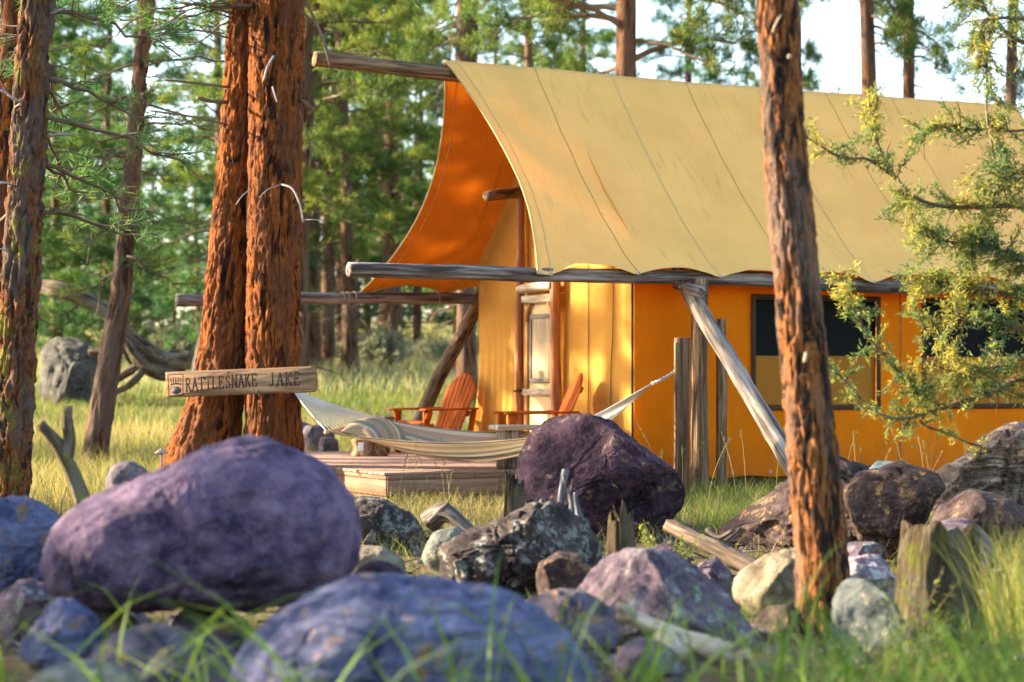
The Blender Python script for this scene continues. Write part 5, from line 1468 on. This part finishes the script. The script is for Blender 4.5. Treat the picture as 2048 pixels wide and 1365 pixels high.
# ------------------------------------------------------------------ pines behind the tent and across the meadow
NAMED = [
    (3, 626, 52, "dark straight pine trunk just right of the double trunk, the thickest of that row", 1.0, 0.3, 0.85),
    (1, 654, 55, "brown pine trunk second to the right of the double trunk", 0.95, 1.3, 0.7),
    (3, 686, 60, "reddish pine trunk third to the right of the double trunk", 0.95, 2.2, 0.65),
    (1, 770, 76, "leaning dark pine trunk at the far edge of the meadow", 1.0, 0.7, 0.75),
    (1, 733, 80, "slim pine trunk at the far side of the meadow left of the leaning one", 0.9, 3.3, 0.6),
    (0, 838, 84, "short red trunk at the far side of the meadow above the orange chair", 0.9, 4.1, 0.6),
    (3, 922, 48, "pine trunk half hidden behind the slanting tent leg", 1.0, 5.1, 0.75),
    (3, 936, 40, "dark pine rising behind the front end of the ridge log", 1.05, 0.9, 0.65),
    (1, 1232, 36, "thick pine with long green boughs behind the middle of the tent roof", 1.15, 2.0, 0.72),
    (3, 1742, 38, "greenish lichen-hung pine trunk above the right part of the roof, left of a pair", 1.0, 3.0, 0.62),
    (3, 1808, 40, "reddish pine trunk above the right part of the roof, right of a pair", 1.0, 4.0, 0.52),
    (3, 2008, 37, "pale trunk above the roof at the right edge of the view", 0.9, 5.0, 0.5),
    (1, 1598, 46, "pine peeping out behind the slim orange trunk above the roof", 0.9, 1.0, 0.6),
    (2, 1390, 70, "pale sunlit young pine standing alone above the roof", 1.25, 0.5, 0.85),
    (2, 1540, 95, "small pointed pine top left of the slim trunk above the roof", 0.62, 0.5, 0.8),
]
for kind, px, Y, lb, sc_, rot, wid in NAMED:
    pine(kind, px, Y, lb, "pines behind the tent and across the meadow", sc_, rot, wid)
pine(4, 712, 70, "bright green young pine in the meadow below the far log", "young pines in the meadow", 0.55, 1.0)
pine(4, 800, 74, "small dark young pine in the meadow right of the bright green one", "young pines in the meadow", 0.42, 2.0)
pine(4, 975, 62, "slender young pine beside the slanting tent leg", "young pines in the meadow", 0.6, 3.0, 0.6)
FOREST = "forest pines behind the camp"
def FL(px, Y, k):
    """what a forest pine looks like and where it stands"""
    look = ("bright green", "olive green", "blue-green")[k] + (" pine" if Y < 82 else " far-off pine")
    if px < 120: where = "behind the leaning left edge trunk"
    elif px < 330: where = "around the thin brown trunk"
    elif px < 480: where = "in the gap left of the double trunk"
    elif px < 640: where = "directly behind the double trunk"
    elif px < 780: where = "between the double trunk and the fly"
    elif px < 950: where = "behind the front edge of the fly"
    elif px < 1300: where = "over the front half of the roof"
    else: where = "showing its top over the right half of the roof"
    return look + " in the forest " + where
rg = np.random.default_rng(99)
# the mid forest on the left and centre
for px, Y, k in ((30, 52, 0), (110, 56, 2), (225, 60, 2), (440, 50, 2), (500, 60, 0), (560, 70, 2), (590, 44, 1), (655, 72, 0), (700, 52, 1), (790, 58, 1), (835, 72, 2), (60, 64, 2), (160, 74, 0), (270, 80, 0), (905, 92, 0), (985, 78, 0), (1060, 66, 1), (1120, 84, 2), (1180, 72, 0)):
    pine(k, px, Y + rg.uniform(-1, 1), FL(px, Y, k), FOREST, rg.uniform(0.85, 1.1), rg.uniform(0, 6.28), rg.uniform(0.8, 1.05))
# the far rows
for k in range(28):
    px = -60 + k * 46 + rg.uniform(-14, 14)
    Y = rg.uniform(88, 140)
    kk_ = int(rg.choice([0, 2, 1]))
    pine(kk_, px, Y, FL(px, Y, kk_), FOREST, rg.uniform(0.5, 0.8) * (1.0 if px < 1000 else 0.8), rg.uniform(0, 6.28), rg.uniform(0.9, 1.2))
for k, px in enumerate((1290, 1450, 1500, 1660, 1700, 1860, 1920, 1990)):
    pine(2, px, 120 + k * 4, FL(px, 120, 2), FOREST, rg.uniform(0.45, 0.6), rg.uniform(0, 6.28), 1.0)

# ------------------------------------------------------------------ pines beyond the left of the view: the grove whose shade lies over the rocks
SH = "pine of the grove beyond the left side of the view"
for (x, y, k, s) in SHADE_TREES if 'SHADE_TREES' in globals() else ():
    t_ = empty("pine_tree", (x, y, float(gz(x, y)) - 0.1)); t_.scale = (s, s, s); t_.rotation_euler = (0, 0, x * 3.1 + y)
    tag(t_, SH, "tree", "pines of the shading grove")
    for nm, me in zip(("trunk", "branches", "crown"), PROTO[k]):
        link(nm, me, t_)

# ------------------------------------------------------------------ juniper reaching in from the right
jun_m = m_leaf("juniper_scales", [(0.055, 0.12, 0.07), (0.08, 0.15, 0.08), (0.15, 0.19, 0.06), (0.24, 0.23, 0.06), (0.36, 0.30, 0.07)], 1.6, 0.45, clump=3.0)
jun_bark = m_bark("juniper_bark", (0.22, 0.13, 0.08), (0.08, 0.05, 0.035), (0.30, 0.25, 0.2), sc=2.0)
def juniper():
    Yj = 13.0
    root = empty("juniper_tree", (4.7, 13.3, 0.0))
    tag(root, "feathery juniper whose boughs hang into the view from the right edge", "tree")
    rg = np.random.default_rng(17)
    tr = [np.array([4.7, 13.3, -0.2]), np.array([4.65, 13.3, 1.0]), np.array([4.8, 13.35, 2.4]), np.array([4.6, 13.2, 3.8]), np.array([4.7, 13.2, 5.4])]
    reparent(trunk_mesh(tr, [0.2, 0.16, 0.13, 0.10, 0.05], 30, 90, 0.014, 9, 61, jun_bark), root)
    limbs = [  # (points, start radius, leaf density, side length)
        ([(2500, 500, .2), (2250, 440, .1), (2060, 416, 0), (1980, 414, 0), (1900, 412, 0), (1831, 399, -.1), (1776, 340, -.1), (1745, 264, -.1), (1743, 205, -.1)], 0.035, 1.4, 0.16),
        ([(1790, 355, -.1), (1740, 322, -.15), (1688, 315, -.2), (1644, 293, -.2), (1604, 272, -.25)], 0.010, 1.2, 0.08),
        ([(2400, 150, .2), (2150, 60, .1), (1972, 40, 0), (1970, 92, 0), (1975, 180, 0), (1978, 256, 0), (2000, 359, 0), (2015, 400, 0)], 0.018, 1.3, 0.20),
        ([(2350, 300, .3), (2150, 250, .3), (2040, 260, .3), (1950, 262, .3), (1890, 250, .25), (1850, 270, .2)], 0.02, 1.4, 0.17),
        ([(2300, 620, .0), (2150, 560, 0), (2040, 520, 0), (1960, 490, 0), (1880, 480, 0), (1825, 462, 0)], 0.03, 2.2, 0.22),
        ([(2300, 640, .3), (2150, 600, .3), (2040, 590, .3), (1960, 575, .3), (1880, 565, .3), (1835, 560, .3)], 0.03, 2.2, 0.22),
        ([(2350, 720, .1), (2200, 690, .1), (2060, 660, .1), (1980, 640, .1), (1900, 640, .1), (1850, 655, .1)], 0.03, 1.5, 0.20),
        ([(2350, 800, 0), (2180, 780, 0), (2048, 754, 0), (1976, 787, 0), (1921, 802, 0), (1852, 826, -.1), (1815, 838, -.1), (1771, 835, -.15), (1734, 809, -.2), (1698, 772, -.2), (1663, 740, -.25)], 0.032, 1.15, 0.13),
        ([(1880, 812, 0), (1845, 790, -.1), (1811, 761, -.15), (1778, 721, -.2), (1734, 677, -.2), (1716, 633, -.25), (1698, 589, -.25), (1676, 556, -.3)], 0.012, 1.6, 0.13),
        ([(1850, 828, -.1), (1844, 846, -.1), (1903, 871, -.1), (1976, 897, -.15), (2014, 908, -.2)], 0.009, 0.7, 0.06),
        ([(2250, 720, -.1), (2100, 720, -.1), (1990, 730, -.1), (1930, 745, -.1), (1880, 735, -.1), (1840, 715, -.1)], 0.022, 1.7, 0.18),
        ([(2350, 330, 0), (2200, 330, 0), (2080, 340, 0), (2010, 360, 0), (1960, 450, 0), (1930, 540, 0)], 0.02, 1.6, 0.18),
        ([(2400, 60, .3), (2200, 100, .3), (2048, 84, .2), (1990, 40, .2), (1945, -5, .2), (1900, -60, .2)], 0.035, 0.8, 0.2),
    ]
    TP, TD = [], []
    for li, (pts, r0, dens, side) in enumerate(limbs):
        pts3 = np.array([P(x, y, Yj + dy * 1.2) for x, y, dy in pts])
        if pts[0][0] > 2200:                     # rooted in the trunk
            z0 = pts3[0][2]; pts3 = np.vstack([[np.interp(z0 - .15, [0, 1, 2.4, 3.8, 5.4], [4.7, 4.65, 4.8, 4.6, 4.7]), 13.28, z0 - .15], pts3[1:]])
        n = 40; path = smooth_path(pts3, n)
        path += 0.012 * np.stack([noise(np.stack([np.linspace(0, 9, n), np.full(n, li * 3.3 + c * 7), np.zeros(n)], -1), 3) for c in range(3)], -1)
        lm = MB()
        V, F, pc = tube(path, np.linspace(r0, 0.004, n), 8, lambda pc, R, th: 0.12 * R * noise(pc * 40, li)); lm.add(V, F, pc)
        L = np.linalg.norm(np.diff(path, axis=0), axis=1).sum()
        vis = np.array([(p[0] / p[1] * FPX + CX) < 2120 for p in path])
        ns = int(L * 26 * dens)
        for j in range(ns):
            t = rg.uniform(0.12, 1.0) * (n - 1); i0 = min(int(t), n - 2)
            b = path[i0] + (path[i0 + 1] - path[i0]) * (t - i0)
            if b[0] > 4.3: continue
            tan = path[i0 + 1] - path[i0]; tan /= np.linalg.norm(tan)
            d = tan * rg.uniform(.2, .9) + rg.normal(size=3) * 0.65 + np.array([0, 0, 0.12]); d /= np.linalg.norm(d)
            l = side * rg.uniform(0.5, 1.5)
            mid = b + d * l * .5 + rg.normal(size=3) * .012; e = b + d * l + np.array([0, 0, -0.12 * l])
            V, F, pc = tube(np.array([b, mid, e]), [.0045, .0035, .002], 4, cap=False); lm.add(V, F, pc)
            if rg.uniform() < 0.14: continue        # bare twig
            for q in range(int(2 + l / 0.022)):
                f = rg.uniform(.25, 1.0); c = b + (mid - b) * min(1, f * 2) if f < .5 else mid + (e - mid) * (f * 2 - 1)
                dd = d + rg.normal(size=3) * .55; dd /= np.linalg.norm(dd)
                TP.append(c); TD.append(dd)
        reparent(lm.build("bough", jun_bark, None), root)
    TP, TD = np.array(TP), np.array(TD)
    # each sprig: a fan of short scale-leaf shoots
    V, F = needle_tufts(TP, TD, rg, 9, 0.042, 0.0085, 0.75)
    reparent(link("foliage", make_mesh("foliage", V, F, False, None, [jun_m])), root)
juniper()

# ------------------------------------------------------------------ grasses
def blades(n, xy, h, w, lean, rg, segs=3, droop=0.35, zoff=None):
    """n curved tapering blades standing on the ground"""
    x, y = xy
    z = gz(x, y) if zoff is None else zoff
    H = h * rg.uniform(0.55, 1.15, n); az = rg.uniform(0, 2 * math.pi, n)
    ld = np.stack([np.cos(az), np.sin(az)], 1) * (lean * rg.uniform(0.2, 1.2, n))[:, None]
    fa = rg.uniform(0, math.pi, n); side = np.stack([np.cos(fa), np.sin(fa), np.zeros(n)], 1)
    rows = []
    for k in range(segs + 1):
        t = k / segs
        c = np.stack([x + ld[:, 0] * H * (t * .4 + t ** 2.2), y + ld[:, 1] * H * (t * .4 + t ** 2.2), z - 0.03 + H * (t - droop * lean * t ** 3)], 1)
        ww = (w * rg.uniform(.8, 1.2, n) * (1 - t) ** 0.7 * 0.5)[:, None]
        rows.append((c - side * ww, c + side * ww) if k < segs else (c,))
    V = np.stack([r for row in rows for r in row], 1)           # n, 2*segs+1, 3
    m = 2 * segs + 1
    base = np.arange(n)[:, None] * m
    Q = [base + np.array([2 * k, 2 * k + 1, 2 * k + 3, 2 * k + 2]) for k in range(segs - 1)]
    Tt = base + np.array([2 * segs - 2, 2 * segs - 1, 2 * segs])
    F = ([np.concatenate(Q)] if Q else []) + [Tt]
    return V.reshape(-1, 3), F

def scatter(rg, n, y0, y1, margin=1.0, clump=0.8, seed=0, keep=None, xr=None):
    y = y0 + (y1 - y0) * rg.uniform(0, 1, n * 3)
    if xr is None:
        lim = y * (1024 / FPX) + margin; x = rg.uniform(-1, 1, n * 3) * lim
    else:
        x = rg.uniform(xr[0], xr[1], n * 3)
    d = 0.5 + 0.9 * fbm(np.stack([x * clump, y * clump, x * 0], -1), 3, seed)
    ok = rg.uniform(0, 1, n * 3) < d
    rel = np.stack([x - N0[0], y - N0[1]], 1); uu_ = rel @ U[:2]; vv_ = rel @ W[:2]
    onDeck = (uu_ > -1.92) & (uu_ < 1.6) & (vv_ > -0.45) & (vv_ < 5.2)
    inTent = (uu_ > 1.4) & (uu_ < 8.6) & (vv_ > 0.34) & (vv_ < 4.6)
    ok &= ~onDeck & ~inTent
    if keep is not None: ok &= keep(x, y)
    k = np.nonzero(ok)[0][:n]
    return x[k], y[k]

def grass(label, n, y0, y1, h, w, lean, cols, seed, segs=3, name="grass", **kw):
    rg = np.random.default_rng(seed)
    xy = scatter(rg, n, y0, y1, seed=seed, **kw)
    V, F = blades(len(xy[0]), xy, h, w, lean, rg, segs)
    o = link(name, make_mesh(name, V, F, False, None, [m_leaf(name + str(seed), cols, 1.2, 0.4, clump=2.2 if y1 < 16 else 0.6)]))
    tag(o, label, "grass", kind="stuff")
    return o
green = [(0.07, 0.14, 0.028), (0.11, 0.18, 0.038), (0.16, 0.20, 0.05), (0.20, 0.18, 0.07)]
lush = [(0.10, 0.19, 0.028), (0.15, 0.24, 0.035), (0.20, 0.27, 0.05), (0.12, 0.19, 0.03)]
straw = [(0.34, 0.27, 0.12), (0.42, 0.34, 0.16), (0.28, 0.25, 0.10), (0.22, 0.24, 0.08)]
pale = [(0.26, 0.27, 0.15), (0.34, 0.32, 0.19), (0.22, 0.25, 0.13), (0.38, 0.34, 0.2), (0.18, 0.22, 0.09)]
grass("tall pale seeding grass of the meadow beyond the camp", 46000, 42, 92, 0.65, 0.030, 0.35, pale, 1, 2, margin=3, clump=0.15)
grass("short green grass of the clearing behind the deck", 46000, 25, 48, 0.32, 0.016, 0.5, [(0.08, 0.14, 0.03), (0.12, 0.18, 0.04), (0.17, 0.20, 0.06), (0.26, 0.23, 0.10)], 2, 2, margin=2, clump=0.3)
grass("yellowing tall grass in the clearing left of the double trunk", 16000, 17, 34, 0.55, 0.010, 0.45, straw, 3, 3, clump=0.5, keep=lambda x, y: x < -2.2)
grass("dry golden grass between the deck and the boulders", 14000, 14, 21, 0.30, 0.007, 0.7, straw, 4, 3, clump=0.7)
grass("fresh green grass along the foot of the tent wall", 12000, 16.5, 22.2, 0.30, 0.007, 0.6, lush, 5, 3, clump=0.8, keep=lambda x, y: x > 0.2)
grass("green grass growing between the boulders", 8000, 8.5, 15, 0.20, 0.006, 0.6, green, 6, 3, clump=0.9)
grass("tall green blades standing close in front of the rocks", 200, 4.6, 7.8, 0.7, 0.018, 0.8, lush, 7, 4, clump=1.2)
grass("dense green grass in the lower right corner", 2000, 5.4, 8.6, 0.45, 0.010, 0.8, green, 8, 4, clump=1.0, xr=(0.9, 3.2))
grass("tall yellow grass lit at the right edge below the mossy stump", 1300, 8.4, 10.0, 0.68, 0.008, 0.38, [(0.16, 0.19, 0.05), (0.24, 0.25, 0.07), (0.13, 0.18, 0.04), (0.30, 0.26, 0.11)], 9, 4, clump=0.6, xr=(2.3, 3.2))
for sd, (a_, b_, y0_, y1_, n_) in enumerate(((-0.75, -0.30, 5.2, 6.4, 46), (-0.22, 0.02, 5.4, 6.6, 34), (0.10, 0.42, 5.2, 6.6, 44), (0.75, 1.05, 5.6, 7.0, 40), (1.05, 1.55, 5.0, 6.6, 80), (-1.45, -0.95, 5.2, 6.4, 30))):
    grass("broad blurred green blades close to the camera, " + ("below the huge purple boulder", "before the lichen crusted boulder", "left of the bleached log", "left of the slim trunk base", "right of the slim trunk base", "at the lower left")[sd], max(12, n_ // 2), y0_, y1_, 0.85, 0.02, 0.8, [(0.06, 0.13, 0.025), (0.09, 0.17, 0.03), (0.13, 0.20, 0.04)], 40 + sd, 5, clump=0.3, xr=(a_, b_))
# tall wiry stalks in front of the tent wall
def stalks():
    rg = np.random.default_rng(23)
    mb = MB()
    for k in range(46):
        px = rg.choice([rg.uniform(1290, 1560), rg.uniform(1660, 1960), rg.uniform(770, 1010)]); Y = rg.uniform(16.5, 21)
        x = (px - CX) / FPX * Y; z0 = float(gz(x, Y)); h = rg.uniform(.35, .85); ld = rg.normal(size=2) * .22
        pts = np.array([[x + ld[0] * h * t ** 2, Y + ld[1] * h * t ** 2, z0 + h * t] for t in np.linspace(0, 1, 7)])
        V, F, pc = tube(pts, np.linspace(.0035, .0015, 7), 4, cap=False); mb.add(V, F, pc)
        for j in range(10):
            b = pts[-1] + (pts[-2] - pts[-1]) * rg.uniform(0, 1.4); e = b + np.array([rg.normal() * .012 + ld[0] * .03, rg.normal() * .012, .03])
            V, F, pc = tube(np.array([b, e]), [.004, .001], 3, cap=False); mb.add(V, F, pc)
    o = mb.build("grass", m_leaf("stalks", straw, 1.0, .3), None)
    tag(o, "thin seeding grass stalks standing before the tent wall and deck", "grass", kind="stuff")
stalks()

# fallen twigs and pebbles between the rocks
def litter():
    rg = np.random.default_rng(77)
    mb = MB()
    for k in range(700):
        Y = rg.uniform(6.5, 20); x = rg.uniform(-1, 1) * (Y * 1024 / FPX + .3); z = float(gz(x, Y)); a = rg.uniform(0, 6.28); L = rg.uniform(.08, .4)
        d = np.array([math.cos(a), math.sin(a), 0]) * L
        p = np.array([x, Y, z + .012]); m_ = p + d * .5 + rg.normal(size=3) * .02 + [0, 0, .02]
        V, F, pc = tube(np.array([p, m_, p + d + [0, 0, rg.uniform(0, .05)]]), [rg.uniform(.004, .011), .006, .003], 5); mb.add(V, F, pc)
    tag(mb.build("twig_litter", MAT['drift'], None), "fallen twigs scattered over the ground between the boulders", "litter", kind="stuff")
    mb = MB()
    for k in range(900):
        Y = rg.uniform(6.5, 17); x = rg.uniform(-1, 1) * (Y * 1024 / FPX + .3); z = float(gz(x, Y)); r = rg.uniform(.015, .06)
        th = np.linspace(0, 2 * math.pi, 7, endpoint=False)
        rows = [np.stack([x + r * s_ * np.cos(th) * rg.uniform(.8, 1.2, 7), Y + r * s_ * np.sin(th) * rg.uniform(.8, 1.2, 7), np.full(7, z + h_ * r)], 1) for s_, h_ in ((1.0, -.3), (1.05, .25), (.55, .75))]
        V = np.vstack(rows + [np.array([[x, Y, z + .85 * r]])]); j = np.arange(7); j2 = (j + 1) % 7
        mb.add(V, [np.concatenate([np.stack([q * 7 + j, q * 7 + j2, (q + 1) * 7 + j2, (q + 1) * 7 + j], 1) for q in (0, 1)]), np.stack([14 + j, 14 + j2, np.full(7, 21)], 1)])
    tag(mb.build("pebbles", greyv, None), "loose pebbles scattered between the boulders", "pebbles", kind="stuff")
litter()
# ------------------------------------------------------------------ sagebrush and small leafy plants
sage_m = m_leaf("sage_leaves", [(0.22, 0.25, 0.19), (0.28, 0.31, 0.24), (0.33, 0.34, 0.25), (0.25, 0.26, 0.17)], 1.0, 0.3)
def shrub_mesh(seed, r, h, n, leaf, w):
    rg = np.random.default_rng(seed)
    TP, TD = [], []; st = MB()
    for k in range(n):
        az = rg.uniform(0, 6.28); f = rg.uniform(0, 1) ** .6
        e = np.array([math.cos(az) * r * f, math.sin(az) * r * f, h * (1 - .55 * f * f) * rg.uniform(.6, 1.1)])
        m = e * .5 + np.array([0, 0, .1 * h])
        V, F, pc = tube(np.array([[0, 0, 0], m, e]), [.012, .007, .003], 4, cap=False); st.add(V, F, pc)
        for q in range(9):
            t = rg.uniform(.45, 1); c = m + (e - m) * (t * 2 - 1) if t > .5 else m
            d = e / np.linalg.norm(e) + rg.normal(size=3) * .5; TP.append(c + rg.normal(size=3) * .02); TD.append(d / np.linalg.norm(d))
    V, F = needle_tufts(np.array(TP), np.array(TD), rg, 7, leaf, w, .8)
    keys = sorted(st.F)
    return make_mesh("stems", np.concatenate(st.V), [np.concatenate(st.F[k]) for k in keys], True, np.concatenate(st.pc), [twig_m]), make_mesh("foliage", V, F, False, None, [sage_m])
sage = shrub_mesh(3, .55, .75, 60, .09, .018)
rg = np.random.default_rng(31)
for k, (px, Y) in enumerate(((350, 58), (395, 60), (600, 62), (705, 58), (742, 60), (800, 64), (850, 62), (890, 58), (770, 54), (940, 60), (640, 66), (300, 64), (330, 50), (470, 62))):
    x = (px - CX) / FPX * Y
    s_ = empty("sagebrush", (x, Y, float(gz(x, Y)))); s_.rotation_euler = (0, 0, k * 1.3); sc_ = rg.uniform(1.0, 1.7); s_.scale = (sc_, sc_, sc_)
    tag(s_, "grey-green sagebrush in the pale meadow grass", "shrub", "sagebrush in the meadow")
    link("stems", sage[0], s_); link("foliage", sage[1], s_)
leafy_m = m_leaf("fresh_leaves", [(0.16, 0.24, 0.03), (0.22, 0.30, 0.04), (0.28, 0.33, 0.05)], 1.3, .45)
def leafy(px, py, Y, h, label, seed):
    rg = np.random.default_rng(seed)
    b = P(px, py, Y); root = empty("leafy_plant", b); tag(root, label, "plant")
    st = MB(); LV, LF = [], []; nl = 0
    for k in range(7):
        e = b + np.array([rg.normal() * .12 * h * 2, rg.normal() * .1, h * rg.uniform(.6, 1.1)]); m = (b + e) / 2 + rg.normal(size=3) * .02
        V, F, pc = tube(smooth_path([b, m, e], 8), np.linspace(.004, .0015, 8), 4, cap=False); st.add(V, F, pc)
        for q in range(14):
            c = b + (m - b) * rg.uniform(.5, 1) if rg.uniform() < .3 else m + (e - m) * rg.uniform(0, 1)
            d = rg.normal(size=3); d[2] *= .5; d /= np.linalg.norm(d); s2 = np.cross(d, [0, 0, 1.0]); s2 /= np.linalg.norm(s2) + 1e-9
            L = rg.uniform(.022, .04)
            LV += [c, c + d * L * .5 + s2 * L * .28 + [0, 0, .004], c + d * L, c + d * L * .5 - s2 * L * .28 + [0, 0, .004]]; LF.append([nl, nl + 1, nl + 2, nl + 3]); nl += 4
    reparent(st.build("stems", twig_m, None), root)
    reparent(link("foliage", make_mesh("foliage", np.array(LV), np.array(LF), False, None, [leafy_m])), root)
leafy(1820, 1300, 9.0, .34, "bright leafy sprig in front of the mossy stump", 3)
leafy(1300, 1130, 12.2, .26, "small leafy plant beside the narrow split stump", 4)
leafy(1370, 1150, 12.0, .22, "small leafy plant below the slanting log pole", 5)
leafy(1880, 1365, 8.0, .26, "low leafy sprig in the lower right grass", 6)
